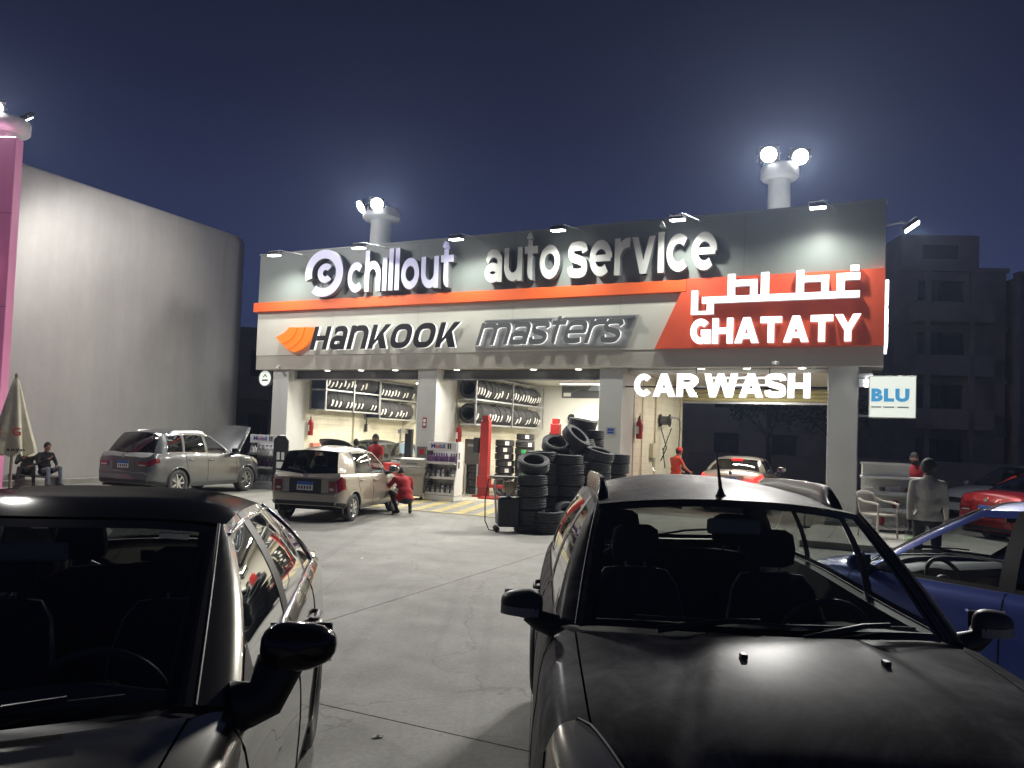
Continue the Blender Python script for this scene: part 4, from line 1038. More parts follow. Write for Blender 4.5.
obj('shaft', MB().cyl((.45, 0, .85), (.75, 0, .85), .03, n=10), m_steel, wbm); obj('wheel', MB().lathe([(.06, -.08), (.2, -.1), (.3, -.09), (.31, 0), (.3, .09), (.2, .1), (.06, .08)], 20, axis='x', c=(.65, 0, .85)), m_rubber, wbm, smooth=40)
wk = thing('work_bench', 'dark work bench with clutter against the back of the left bay', 'bench', FW(4.3, 6.2, 0), FA)
obj('top', MB().b2(-1.2, 1.2, -.35, .35, .88, .94), m_shut, wk)
for a in (-1.1, 1.1):
    for b_ in (-.28, .28): obj('leg', MB().b2(a-.03, a+.03, b_-.03, b_+.03, 0, .88), m_steel, wk)
obj('shelf', MB().b2(-1.1, 1.1, -.3, .3, .3, .33), m_steel, wk)
for k, (x, w, h, m_) in enumerate(((-.9, .3, .35, m_black), (-.45, .25, .5, m_steel), (0, .4, .22, m_redp), (.5, .2, .4, m_wpaint), (.85, .3, .3, m_black))):
    b_ = tag(obj('tool_case', MB().b2(-w/2, w/2, -.15, .15, 0, h), m_, bevel=.02, loc=FW(4.3+x, 6.2, .941), rot=(0, 0, FA+rnd.uniform(-.2, .2))), ['small black tool case', 'upright steel tool case', 'low red tool case', 'white carton', 'black carton'][k]+' on the bench in the left bay', 'case')
bo = thing('hanging_tool', 'dark air gun hanging on the cream wall of the left bay', 'tool', FW(1.285, 4.3, 1.75), FA)
obj('body', MB().box((.06, 0, .2), (.06, .10, .28)).tube([(.06, 0, .32), (.06, .03, .5), (.06, 0, .62)], .02, 6), m_black, bo)
# beige service machine by the pillar
am = thing('air_conditioning_machine', 'boxy beige grey service machine on castors before the pillar', 'machine', FW(6.75, -.75, 0), FA+.18)
obj('cabinet', MB().b2(-.36, .36, -.32, .32, .10, .88), M('machine_beige', (.42, .41, .37), .45, var=.1), am, bevel=.04)
obj('console', MB().prism([(-.32, .88), (.32, .88), (.32, .98), (-.20, 1.14), (-.32, 1.10)], -.36, .36, plane='yz'), MATS['machine_beige'], am, bevel=.02)
obj('vent_panel', MB().b2(.362, .37, -.2, .2, .2, .6), m_shut, am); 
for k in range(5): obj('slat', MB().b2(.372, .38, -.18, .18, .24+.07*k, .27+.07*k), MATS['machine_beige'], am)
obj('display', MB().box((0, -.30, 1.02), (.3, .012, .12), R=Matrix.Rotation(-.9, 3, 'X')), m_black, am)
obj('handle', MB().tube([(-.3, -.34, .84), (-.3, -.44, .9), (.3, -.44, .9), (.3, -.34, .84)], .016, 8), m_steel, am, smooth=60)
obj('hose', MB().tube([(.38, -.1, .8), (.5, -.25, .75), (.48, -.35, .4), (.38, -.34, .2), (.40, -.3, .75)], .015, 7), m_black, am, smooth=60)
for a in (-.28, .28):
    for b_ in (-.24, .24): obj('castor', MB().cyl((a, b_-.02, .05), (a, b_+.02, .05), .05, n=14), m_black, am)
# black oil drainer on wheels at the tyre pile
od = thing('oil_drainer', 'black wheeled oil drainer with round pan and hose beside the tyre pile', 'oil drainer', (.00, 14.75, 0), .1)
obj('tank', MB().b2(-.20, .20, -.16, .16, .10, .66), m_black, od, bevel=.035)
for k in range(4): obj('rib', MB().b2(-.14+.09*k, -.11+.09*k, -.172, -.159, .18, .6), m_black, od)
obj('gauge_jar', MB().lathe([(0, .74), (.11, .74), (.12, .76), (.12, .92), (.10, .95), (0, .95)], 18), M('jar_amber', (.35, .30, .18), .15), od, smooth=40)
obj('neck', MB().cyl((0, 0, .66), (0, 0, .74), .05, n=12), m_steel, od)
obj('pan', MB().lathe([(0, .99), (.05, .98), (.30, 1.03), (.31, 1.05), (.29, 1.05), (.05, 1.0), (0, 1.0)], 22, c=(-.10, 0, 0)), m_black, od, smooth=50)
obj('stem', MB().cyl((-.10, 0, .95), (-.10, 0, 1.0), .02, n=8), m_steel, od)
obj('handle', MB().tube([(-.22, .1, .15), (-.26, .1, .7), (-.26, .1, 1.0), (-.26, -.1, 1.0), (-.26, -.1, .7), (-.22, -.1, .15)], .013, 7), m_steel, od, smooth=60)
obj('handle', MB().tube([(.21, 0, .5), (.26, 0, .72), (.30, .0, .80)], .013, 7), m_steel, od, smooth=60)
obj('hose', MB().tube([(-.24, 0, 1.02), (-.40, .0, .98), (-.45, 0, .6), (-.44, -.02, .2), (-.36, -.05, .03), (-.2, -.05, .02)], .012, 7), m_black, od, smooth=60)
for a, b_ in ((-.22, -.12), (-.22, .12), (.25, -.12), (.25, .12)): obj('wheel', MB().cyl((a, b_-.02, .055), (a, b_+.02, .055), .055, n=16), m_black, od)

# ================================================================ back wall poster, machine, cabinet in the middle bay
ps = thing('poster', 'landscape poster of a car on a road on the white rear wall', 'poster', FW(8.98, 6.79, 3.28), FA)
obj('board', MB().b2(-.95, .95, -.03, -.002, 0, .62), m_black, ps)
obj('print', MB().b2(-.93, .93, -.034, -.031, .02, .60), M('poster_print', (.10, .11, .09), .4, var=.6, vscale=2.2, stretch=(1, 1, 3)), ps)
obj('car_print', MB().prism([(.05, .30), (.15, .40), (.30, .48), (.55, .48), (.72, .40), (.82, .36), (.82, .28), (.05, .26)], -.0365, -.0345), M('poster_car', (.35, .42, .5), .4), ps)
obj('road_print', MB().prism([(-.93, .02), (.6, .02), (.4, .24), (-.2, .30)], -.0364, -.0345), M('poster_road', (.06, .06, .06), .5), ps)
obj('caption', MB().b2(-.88, -.60, -.0365, -.0345, .05, .18), m_wpaint, ps)
cb = thing('wall_rail_unit', 'white horizontal cabinet with a dark round gauge on the rear wall', 'cabinet', FW(9.1, 6.79, 2.48), FA)
obj('box', MB().b2(-.5, 1.0, -.22, -.002, 0, .22), m_wpaint, cb, bevel=.02); obj('gauge', MB().cyl((-.62, -.20, .08), (-.62, -.01, .08), .14, n=20), m_black, cb)
gc = thing('grey_locker', 'plain grey steel locker standing in the middle bay behind the tyre pile', 'locker', FW(9.9, 5.9, 0), FA)
obj('case', MB().b2(-.45, .45, -.25, .25, .02, 1.95), M('locker_grey', (.34, .36, .37), .45), gc, bevel=.01)
for s in (-.225, .225): obj('door', MB().b2(s-.215, s+.215, -.268, -.252, .08, 1.9), MATS['locker_grey'], gc, bevel=.006)
for s in (-.04, .04): obj('handle', MB().b2(s-.01, s+.01, -.285, -.269, .95, 1.1), m_chrome, gc)
hk = thing('hung_jacket', 'dark jacket hanging beside the second lift post', 'jacket', FW(8.98, 3.75, 0), FA)
obj('cloth', MB().grid([[(.16*math.cos(a)*w, .08*math.sin(a)*w, z) for a in [2*PI*k/14 for k in range(15)]] for z, w in ((2.05, .3), (2.0, .8), (1.85, 1.1), (1.5, 1.15), (1.2, 1.25), (1.15, 1.2))]), M('jacket_black', (.015, .016, .02), .9), hk, smooth=60)
obj('hook', MB().tube([(0, 0, 2.05), (0, 0, 2.15), (.03, 0, 2.2)], .008, 6), m_steel, hk)
sb = thing('signboard', 'grey rectangular board leaning on the wall behind the bottle stand', 'board', FW(7.15, 1.75, .95), FA)
obj('panel', MB().b2(-.25, .25, -.02, .02, 0, .75), m_shut, sb, bevel=.01); obj('text_line', MB().b2(-.15, .15, -.023, -.0205, .52, .60), M('text_grey', (.3, .3, .3), .5), sb)
for s_ in (-.2, .2): obj('leg', MB().b2(s_-.02, s_+.02, -.02, .02, -.94, -.001), m_steel, sb)

# ================================================================ wash bay wall: hose reel and boxes
hr = thing('hose_reel', 'pressure washer reel with looped hose on the cream wash bay wall', 'hose reel', FW(12.345, 3.9, 2.15), FA)
obj('drum', MB().cyl((.05, 0, .32), (.30, 0, .32), .13, n=20), m_shut, hr, smooth=40); obj('flange', MB().cyl((.30, 0, .32), (.32, 0, .32), .19, n=20), m_black, hr); obj('flange', MB().cyl((.03, 0, .32), (.05, 0, .32), .19, n=20), m_black, hr)
obj('boom', MB().tube([(.3, 0, .42), (.45, .5, .42), (.42, .85, .36)], .03, 8), m_steel, hr, smooth=60)
obj('bracket', MB().tube([(.05, 0, .1), (.25, -.05, -.5), (.05, .1, -.9)], .02, 6).tube([(.3, .3, .1), (.15, -.05, -.6)], .018, 6), m_black, hr)
obj('hose', MB().tube([(.42, .85, .36), (.40, 1.0, .1), (.36, .98, -.8), (.34, .8, -1.6), (.32, .55, -1.75), (.3, .4, -1.6)], .02, 8), m_shut, hr, smooth=60)
obj('lance', MB().tube([(.15, -.1, -.5), (.18, .1, -1.1)], .018, 6), m_black, hr)
jb = thing('junction_box', 'beige junction box with pipes on the wash bay wall', 'box', FW(12.345, 3.0, 1.35), FA)
obj('box', MB().b2(0, .12, -.15, .15, 0, .42), MATS['pipe_beige'], jb, bevel=.01); obj('valve', MB().cyl((.06, 0, -.12), (.06, 0, -.001), .03, n=8), m_steel, jb); obj('tap', MB().tube([(.06, 0, -.12), (.06, 0, -.3), (.15, 0, -.4)], .02, 6), m_steel, jb)

# ================================================================ round sign at the left pillar, cctv camera
cs = thing('round_sign', 'small round white double faced sign projecting from the leftmost pillar', 'sign', FW(.30, .2, 3.42), FA)
obj('bracket', MB().b2(.18, .36, -.02, .02, -.03, .03), m_black, cs)
obj('rim', MB().lathe([(.24, -.06), (.265, -.06), (.265, .06), (.24, .06)], 28, axis='y', closed=True), m_steel, cs, smooth=40)
obj('face', MB().cyl((0, -.055, 0), (0, .055, 0), .239, n=28), M('sign_face_lit', (.75, .78, .74), .4, emit=(.9, 1, .92), estr=.35), cs)
obj('print', MB().prism([(-.10, .03), (0, .15), (.10, .03), (.05, .03), (0, .09), (-.05, .03)], -.0585, -.0555), M('sign_green', (.05, .25, .1), .5), cs); obj('print', MB().b2(-.12, .12, -.0585, -.0555, -.09, -.04), m_black, cs)
for s, lb in ((1.0, 'tiny white security camera under the fascia at the left end'), (16.05, 'tiny white security camera under the fascia over the wash bay')):
    cc = thing('security_camera', lb, 'camera', FW(s, .02, 3.78), FA)
    obj('body', MB().cyl((-.02, -.05, 0), (.10, -.22, -.03), .04, n=12), m_wpaint, cc, smooth=40); obj('mount', MB().cyl((0, .0, .03), (0, -.07, .0), .02, n=8), m_wpaint, cc)

# ================================================================ lit advertising box at the right pillar
bl = thing('lit_advertising_box', 'square lit pale box sign with blue capitals projecting from the right pillar', 'sign', FW(18.55, -.2, 2.52), FA)
obj('case', MB().b2(-.47, .47, 0, .16, 0, .93), M('box_frame', (.5, .52, .5), .4), bl, bevel=.012)
obj('face', MB().b2(-.45, .45, -.006, -.001, .02, .91), emis('box_face', (.93, 1, .86), .42), bl)
for ch, q, f in layout('BLU', -.42, .33, .36, .29, bold=.06, gap=.05):
    mb = MB(); mb.add([(p_[0], -.0125+.006*p_[2], p_[1]) for p_ in q], f); obj('letter', mb, M('blu_blue', (.05, .30, .60), .5, emit=(.10, .45, .80), estr=.30), bl)
for a_, b_ in ((-.42, -.22), (-.18, .04), (.10, .32)):   # three words too small to read
    obj('small_print', MB().b2(a_, b_, -.0095, -.0065, .225, .255), M('blu_small', (.40, .52, .55), .5), bl)
obj('arm', MB().b2(-.72, -.47, .04, .08, .02, .06).b2(-.72, -.47, .04, .08, .86, .90), m_steel, bl)
bulb = thing('bulb_cluster', 'cluster of small lit bulbs between the right pillar and the lit box', 'lamp', FW(18.02, .15, 3.25), FA)
for k in range(6): obj('bulb', MB().ell((.0+.1*(k % 2), -.1, .08*(k//2)+.03*(k % 2)), (.035, .035, .03), 10, 8), emis('bulb_face', (1, 1, .95), 12), bulb, smooth=60)
obj('mount', MB().b2(-.16, .14, -.06, -.02, -.03, .28), m_steel, bulb)

# ================================================================ display cabinet, box and chair on the kerb island
dc = thing('display_cabinet', 'white glazed display cabinet with shelves of parts beside the right pillar', 'cabinet', FW(18.62, -.95, .13), FA+.05)
for a in (-.62, .62):
    for b_ in (-.3, .3): obj('post', MB().b2(a-.025, a+.025, b_-.025, b_+.025, 0, 1.10), m_wpaint, dc)
for z in (.08, .42, .76): obj('shelf', MB().b2(-.645, .645, -.325, .325, z, z+.03), m_offw, dc)
obj('top', MB().b2(-.66, .66, -.34, .34, 1.101, 1.14), m_wpaint, dc, bevel=.008)
obj('back_panel', MB().b2(-.59, .59, .27, .29, .12, 1.09), m_offw, dc)
for z in (.45, .79): obj('front_rail', MB().b2(-.59, .59, -.345, -.33, z-.02, z+.05), m_steel, dc)
for k in range(14):
    z = (.112, .452, .792)[k % 3]; x = -.5+(k//3)*.25
    b_ = MB(); hgt = rnd.uniform(.08, .2)
    if k % 2: b_.cyl((0, 0, 0), (0, 0, hgt), .06, n=12)
    else: b_.b2(-.09, .09, -.08, .08, 0, hgt)
    pp = FW(18.62, -.95, .13)+Matrix.Rotation(FA+.05, 3, 'Z') @ Vector((x, rnd.uniform(-.1, .05), z+.001))
    tag(obj('spare_part', b_, [m_steel, m_shut, m_offw, m_redp][k % 4], loc=pp, rot=(0, 0, FA), bevel=.01), '%s spare part from the left, %s shelf of the white display cabinet' % (ORD[k//3], ('bottom', 'middle', 'top')[k % 3]), 'spare part', 'parts on the %s shelf of the display cabinet' % ('bottom', 'middle', 'top')[k % 3])
wb2 = thing('white_crate', 'long white plastic crate on top of the display cabinet', 'crate', FW(18.42, -.95, 1.271), FA+.05)
mb = MB().b2(-.42, .42, -.24, .24, 0, .02)
for a, b_, c_, d_ in ((-.44, .44, -.26, -.24), (-.44, .44, .24, .26), (-.44, -.42, -.24, .24), (.42, .44, -.24, .24)): mb.b2(a, b_, c_, d_, 0, .27)
obj('shell', mb, m_offw, wb2); obj('rim', MB().b2(-.47, .47, -.29, -.261, .24, .28).b2(-.47, .47, .261, .29, .24, .28), m_wpaint, wb2)
def plastic_chair(loc, rz, label):
    t = thing('plastic_chair', label, 'chair', loc, rz)
    m_ch = M('chair_beige', (.50, .46, .40), .5)
    for a in (-1, 1):
        obj('leg', MB().tube([(a*.24, .24, 0), (a*.23, .22, .44), (a*.25, .24, .66)], .018, 8), m_ch, t, smooth=60)
        obj('leg', MB().tube([(a*.24, -.26, 0), (a*.22, -.22, .44), (a*.24, -.27, .68)], .018, 8), m_ch, t, smooth=60)
        obj('armrest', MB().tube([(a*.25, .26, .64), (a*.26, .1, .67), (a*.26, -.12, .68), (a*.22, -.27, .72)], .022, 8), m_ch, t, smooth=60)
    obj('seat', MB().b2(-.23, .23, -.22, .25, .42, .45), m_ch, t, bevel=.012)
    P = [[(x*(1-.1*v), -.24-.12*v-.05*(1-(x/.24)**2), .46+.42*v-(.05*(x/.24)**2 if v > .9 else 0)) for x in [-.24+.04*k for k in range(13)]] for v in (0, .25, .5, .75, 1)]
    o = obj('backrest', MB().grid(P), m_ch, t, smooth=60); o.modifiers.new('s', 'SOLIDIFY').thickness = .018
p = FW(18.30, -2.35, .13); plastic_chair(p, FA-2.35, 'beige plastic armchair in front of the display cabinet')
p = FW(17.05, .55, 0); 
wc = thing('white_coil', 'white coiled hose hung on a short stand by the right pillar', 'hose', FW(16.75, -.2, 0), FA)
for k in range(6): obj('loop', MB().tube([(.17*math.cos(a)+(.02*k), -.03+.025*k, .62+.26*math.sin(a)) for a in [2*PI*j/24 for j in range(24)]], .016, 6, closed=True), m_wpaint, wc, smooth=60)
obj('stand', MB().cyl((.05, .03, 0), (.05, .03, .95), .02, n=8).cyl((.05, -.08, .90), (.05, .16, .90), .015, n=8), m_steel, wc)
obj('foot', MB().cyl((.05, .03, 0), (.05, .03, .03), .16, n=18), m_black, wc)
# ================================================================ cars
g_ws = glass('windscreen_glass', (.80, .83, .82), 1.0); g_dark = glass('tinted_glass', (.10, .11, .11), 1.4); g_side = glass('side_glass', (.82, .85, .84), 1.1)
m_steer = M('steering_rim', (.06, .06, .062), .4); m_pipe = M('seat_piping', (.42, .42, .43), .5)
m_int = M('car_interior', (.05, .05, .052), .7); m_seat = M('car_seat_fabric', (.055, .055, .06), .85, var=.2, vscale=20)
m_under = M('car_underbody', (.01, .01, .01), .9); m_rim = M('alloy_rim', (.55, .55, .56), .28, metal=.9); m_tyre = m_rubber
m_frit = M('black_glass_edge', (.006, .006, .007), .12)
m_plate = M('number_plate', (.72, .72, .70), .4); m_plblue = M('plate_blue', (.03, .12, .45), .4)
m_tail = M('tail_lamp_red', (.16, .004, .008), .12, coat=1.0); m_tailw = M('tail_lamp_clear', (.55, .50, .48), .12, coat=1.0)
m_head = M('head_lamp', (.62, .58, .46), .22, metal=.15, coat=1.0, croughness=.08)
def paint(name, col, rough=.32, metal=.5, coat=1.0, dust=0.0, crough=.04, var=.05):
    return M(name, col, rough, metal=metal, coat=coat, var=var, vscale=3.0, rvar=dust, croughness=crough)

def dusty(m, col=(.36, .355, .36), amount=.9):
    nt = m.node_tree; b = nt.nodes['Principled BSDF']; src = b.inputs['Base Color'].links[0].from_socket
    t = nt.nodes.new('ShaderNodeTexCoord'); f = None
    for sc, p0, p1 in ((1.6, .34, .74), (7.0, .25, .75)):
        n = nt.nodes.new('ShaderNodeTexNoise'); n.inputs['Scale'].default_value = sc; n.inputs['Detail'].default_value = 7; n.inputs['Roughness'].default_value = .7; n.inputs['Distortion'].default_value = .6
        nt.links.new(t.outputs['Object'], n.inputs['Vector'])
        r = nt.nodes.new('ShaderNodeMapRange'); r.inputs[1].default_value = p0; r.inputs[2].default_value = p1; r.inputs[3].default_value = 0; r.inputs[4].default_value = 1; nt.links.new(n.outputs[0], r.inputs[0])
        if f is None: f = r.outputs[0]
        else:
            k = nt.nodes.new('ShaderNodeMath'); k.operation = 'MULTIPLY'; nt.links.new(f, k.inputs[0]); nt.links.new(r.outputs[0], k.inputs[1]); f = k.outputs[0]
    k = nt.nodes.new('ShaderNodeMath'); k.operation = 'MULTIPLY'; k.inputs[1].default_value = amount; nt.links.new(f, k.inputs[0])
    mx = nt.nodes.new('ShaderNodeMix'); mx.data_type = 'RGBA'; nt.links.new(k.outputs[0], mx.inputs[0]); nt.links.new(src, mx.inputs[6]); mx.inputs[7].default_value = (*col, 1)
    nt.links.new(mx.outputs[2], b.inputs['Base Color'])
    return m

BASE = dict(w=.90, nose=2.2, tail=-2.2, wb=2.65, R=.315, tw=.21,
  belt=[(-2.2, .80), (-2.05, .95), (-1.5, 1.0), (0, .97), (.85, .95), (1.5, .87), (1.95, .75), (2.2, .58)],
  ctr=[(-2.2, .84), (-2.05, 1.02), (-1.6, 1.07), (.8, 1.03), (1.2, 1.0), (1.8, .87), (2.05, .76), (2.2, .62)],
  plan=[(-2.2, .72), (-2.14, .84), (-2.0, .92), (-1.6, .98), (-.8, 1.0), (.8, 1.0), (1.5, .98), (1.85, .91), (2.05, .80), (2.15, .66), (2.2, .52)],
  ws=dict(bc=1.08, be=.80, by=.70, tc=.16, te=.03, ty=.57, zc=1.455, ze=1.40, bz=None),
  bl=dict(bc=-1.80, be=-1.62, by=.66, tc=-1.05, te=-1.0, ty=.52, zc=1.42, ze=1.37),
  side=[(.72, -.06), (-.25, -.22), (-.36, -.31), (-1.10, -.92), (-1.14, -.96), (-1.45, -1.02)],   # (base x, top x): glass edge, B start, B end, rear glass end, (quarter start), end
  ry=.585, rz=1.415, rzr=1.385, crown=.07, sill=.20, cut=.075, hood_y=.86, step=.045)

def build_car(label, loc, fwd, P, pt, name='parked_car', glassF=None, glassR=None, hi=False, wheels=True, rails=False, chrome=False,
              bpillar=None, mirror_mat=None, plates='rear', opts=()):
    C_ = dict(BASE); C_.update(P); ws = dict(BASE['ws']); ws.update(P.get('ws', {})); bl = dict(BASE['bl']); bl.update(P.get('bl', {}))
    t = thing(name, label, 'car', (loc[0], loc[1], 0), math.atan2(fwd[1], fwd[0]))
    glassF = glassF or g_side; glassR = glassR or g_dark; bp = bpillar or m_black
    w0 = C_['w']; nose, tail = C_['nose'], C_['tail']; R = C_['R']; wb = C_['wb']; cut = C_['cut']
    belt = pchip(C_['belt']); ctr = pchip(C_['ctr']); plan = pchip(C_['plan'])
    sillf = pchip([(tail, C_['sill']+.10), (tail+.5, C_['sill']+.02), (0, C_['sill']), (nose-.6, C_['sill']), (nose, C_['sill']+.06)])
    prof = pchip([(0, .085), (.05, .035), (.14, .012), (.30, .004), (.45, .0), (.60, .004), (.72, .016), (.80, .020), (.90, .034), (.96, .052), (1.0, cut)])
    hw = lambda x: plan(x)*w0
    ye = lambda x: hw(x)-cut
    def S(x, q, sg=1, off=0.0):
        if q <= 1:
            z0, z1 = sillf(x), belt(x); return Vector((x, sg*(hw(x)-prof(q)+off), z0+(z1-z0)*q))
        y = ye(x)*(2-q); a = abs(y)/max(ye(x), 1e-6); z = belt(x)+(ctr(x)-belt(x))*(1-a**2.6)
        rd_ = C_.get('ridge')
        if rd_ and x > .6:
            yr = rd_[0]+(rd_[1]-rd_[0])*min(max((x-.7)/(nose-.9), 0), 1); tt = min(max((yr-abs(y))/.11+.5, 0), 1)
            z += rd_[2]*(tt*tt*(3-2*tt))*min(1, (x-.6)/.25)
        return Vector((x, sg*y, z+off))
    # ---- side shell
    step = C_['step'] if not hi else .035
    xs = list(np.arange(tail+.24, nose-.24, step)); xs = [tail, tail+.015, tail+.04, tail+.08, tail+.13, tail+.18]+xs+[nose-.22, nose-.17, nose-.12, nose-.08, nose-.04, nose-.015, nose]
    nq = 22 if hi else 15
    qs = [i/nq for i in range(nq+1)]
    arch = R+.055; wz = R; wxs = (wb/2, -wb/2)
    body = MB()
    for sg in (1, -1):
        G = [[S(x, q, sg) for q in qs] for x in xs]; ins = [[False]*len(qs) for _ in xs]
        for i in range(len(xs)):
            for j in range(len(qs)):
                p = G[i][j]
                for wx in wxs:
                    d = math.hypot(p.x-wx, p.z-wz)
                    if d < arch: ins[i][j] = True
        for i in range(len(xs)):
            for j in range(len(qs)):
                if ins[i][j]:
                    p = G[i][j]
                    wx = wxs[0] if abs(p.x-wxs[0]) < abs(p.x-wxs[1]) else wxs[1]
                    dx, dz = p.x-wx, p.z-wz; d = math.hypot(dx, dz)
                    # only border vertices matter; push them to the arch
                    if d > arch*.72: G[i][j] = Vector((wx+dx/d*arch, p.y, wz+dz/d*arch))
        o = len(body.v); nqv = len(qs)
        body.v += [tuple(p) for row in G for p in row]
        for i in range(len(xs)-1):
            for j in range(nqv-1):
                c4 = [(i, j), (i+1, j), (i+1, j+1), (i, j+1)]
                if all(ins[a][b] for a, b in c4): continue
                body.f.append([o+a*nqv+b for a, b in c4]); body.m.append(0)
        # fender tops and rear shoulder tops
        nh = 2-C_['hood_y']
        fx = [x for x in xs if x > ws['be']-.10]
        body.grid([[S(x, 1+(nh-1)*min(1, max(.05, (x-ws['be']+.10)/.16))*k/3 - (.004 if k == 3 else 0), sg) for k in range(4)] for x in fx])
        # arch lips
    def wsx(y): return ws['bc']+(ws['be']-ws['bc'])*(abs(y)/ws['by'])**2
    def blx(y): return bl['bc']+(bl['be']-bl['bc'])*min(1.2, abs(y)/bl['by'])**2
    # rear deck
    dx0 = tail
    rowsd = []
    for k in range(17):
        u = -1+2*k/16; row = []
        for i in range(9):
            yb = u*ye(bl['be']); x1 = blx(yb)-.005; x = tail+(x1-tail)*i/8
            row.append(S(x, 1+(1-abs(u)), 1 if u >= 0 else -1))
        rowsd.append(row)
    body.grid(rowsd)
    # caps
    for xe_ in (tail, nose):
        loop = [S(xe_, q, 1) for q in qs]+[S(xe_, 1+k/6, 1) for k in range(1, 7)]+[S(xe_, 2-k/6, -1) for k in range(1, 6)]+[S(xe_, q, -1) for q in reversed(qs)]
        body.add(loop, [tuple(range(len(loop)))])
    bo_ = obj('body', body, pt, t, smooth=42, weld=.0015)
    # hood
    ny = 64 if hi else 12; nx = 70 if hi else 12; hy = C_['hood_y']; Pn = []
    for k in range(ny+1):
        u = (-1+2*k/ny); row = []
        for i in range(nx+1):
            uu_ = u*hy; x0 = wsx(u*ws['by'])+.05; x = x0+(nose-.03-x0)*i/nx
            p = S(x, 2-abs(uu_)*.995, 1 if u >= 0 else -1); row.append(p)
        Pn.append(row)
    if 'hood_open' not in opts:
        ho = obj('hood', MB().grid(Pn), pt, t, smooth=60)
    else:
        hx = wsx(0)+.05; hz = ctr(hx); Rm = Matrix.Rotation(math.radians(-58), 3, 'Y'); pv = Vector((hx, 0, hz))
        Pn = [[Rm @ (p-pv)+pv+Vector((0, 0, .03)) for p in r] for r in Pn]
        ho = obj('hood', MB().grid(Pn), pt, t, smooth=60); sm = ho.modifiers.new('s', 'SOLIDIFY'); sm.thickness = .03
        obj('engine_bay', MB().b2(.9, nose-.2, -.6, .6, .35, .74), m_under, t); obj('engine', MB().b2(1.1, nose-.45, -.3, .35, .741, .84), m_shut, t, bevel=.02)
    CY = ye(ws['be'])*.985
    # cowl, engine floor, underbody, interior tub
    obj('cowl', MB().grid([[(wsx(u*CY)+d, u*CY, belt(wsx(u*CY)+d)+(ctr(wsx(u*CY)+d)-belt(wsx(u*CY)+d))*(1-min(1, abs(u)*CY/ye(ws['be']))**2.6)-.007-.02*(d < 0)) for d in (-.16, .0, .06)] for u in [-1+k/8 for k in range(17)]]), m_black, t, smooth=60)
    ub = MB().b2(tail+.12, nose-.15, -(w0-.18), w0-.18, C_['sill']+.02, C_['sill']+.06)
    obj('underbody', ub, m_under, t)
    if 'hood_open' not in opts: obj('engine_cover', MB().b2(ws['be']+.2, nose-.45, -.55, .55, .4, .62), m_under, t)
    xi0, xi1 = bl['be']+.05, ws['be']+.1
    tub = MB()
    for sg in (1, -1):
        tub.grid([[(x, sg*(ye(x)-.004), belt(x)-.004), (x, sg*(ye(x)-.07), belt(x)-.01), (x, sg*(ye(x)-.10), belt(x)-.2), (x, sg*(ye(x)-.12), .3), (x, 0, .28)] for x in np.linspace(xi0, xi1, 14)])
    obj('door_linings', tub, m_int, t, smooth=50)
    # ---- greenhouse
    nv = 8 if hi else 6
    def lerp(a, b, v): return a+(b-a)*v
    def bulge(b, tp, v, amt, dirv): return lerp(b, tp, v)+dirv*(amt*4*v*(1-v))
    na = 10 if hi else 7
    def hz_(x, y): a = abs(y)/ye(x); return belt(x)+(ctr(x)-belt(x))*(1-min(a, 1)**2.6)
    def wsP(a, v):   # a -1..1
        yb = a*ws['by']; xb = wsx(yb); zb = (hz_(xb, yb) if ws['bz'] is None else ws['bz'])+.004
        b = Vector((xb, yb, zb)); tp = Vector((ws['tc']+(ws['te']-ws['tc'])*a*a, a*ws['ty'], ws['zc']+(ws['ze']-ws['zc'])*abs(a)**C_.get('hp', 2.2)))
        return bulge(b, tp, v, .018, Vector((.6, 0, .8)))
    def blP(a, v):
        yb = a*bl['by']; xb = blx(yb); zb = hz_(xb, yb)+.004
        b = Vector((xb, yb, zb)); tp = Vector((bl['tc']+(bl['te']-bl['tc'])*a*a, a*bl['ty'], bl['zc']+(bl['ze']-bl['zc'])*abs(a)**2.2))
        return bulge(b, tp, v, .02, Vector((-.6, 0, .8)))
    SD = C_['side']; ry, rz_, rzr = C_['ry'], C_['rz'], C_['rzr']; xt0, xt1 = SD[0][1], SD[-1][1]
    ryf = pchip([(xt1, C_.get('ryr', ry-.035)), (xt1+.35*(xt0-xt1), ry), (xt1+.75*(xt0-xt1), ry), (xt0, ws['ty']+.02)])
    rzf = pchip([(xt1, rzr), (xt1+.4*(xt0-xt1), rz_), (xt1+.75*(xt0-xt1), rz_+.005), (xt0, ws['ze']+.002)])
    def sdP(xb, xt, v, sg):
        b = Vector((xb, sg*(ye(xb)-.004), belt(xb)+.001)); tp = Vector((xt, sg*ryf(xt), rzf(xt)))
        return bulge(b, tp, v, .028, Vector((0, sg, .25)))
    A_ = [-1+2*k/(2*na) for k in range(2*na+1)]
    V = [k/nv for k in range(nv+1)]
    e_ = .93
    # windscreen and rear glass with black edge
    def panel(fn, gname, gmat, vlo, vhi):
        obj(gname, MB().grid([[fn(a*e_, vlo+(vhi-vlo)*v) for v in V] for a in A_]), gmat, t, smooth=60)
        fr = MB()
        fr.grid([[fn(a, vv) for vv in (0, vlo)] for a in A_]); fr.grid([[fn(a, vv) for vv in (vhi, 1)] for a in A_])
        for s_ in (-1, 1): fr.grid([[fn(s_*aa, vlo+(vhi-vlo)*v) for v in V] for aa in (e_, 1)])
        obj(gname+'_edge', fr, m_frit, t, smooth=60)
    panel(wsP, 'windscreen', g_ws if 'dark_ws' not in opts else g_dark, .045, .94); panel(blP, 'rear_window', glassR, .06, .93)
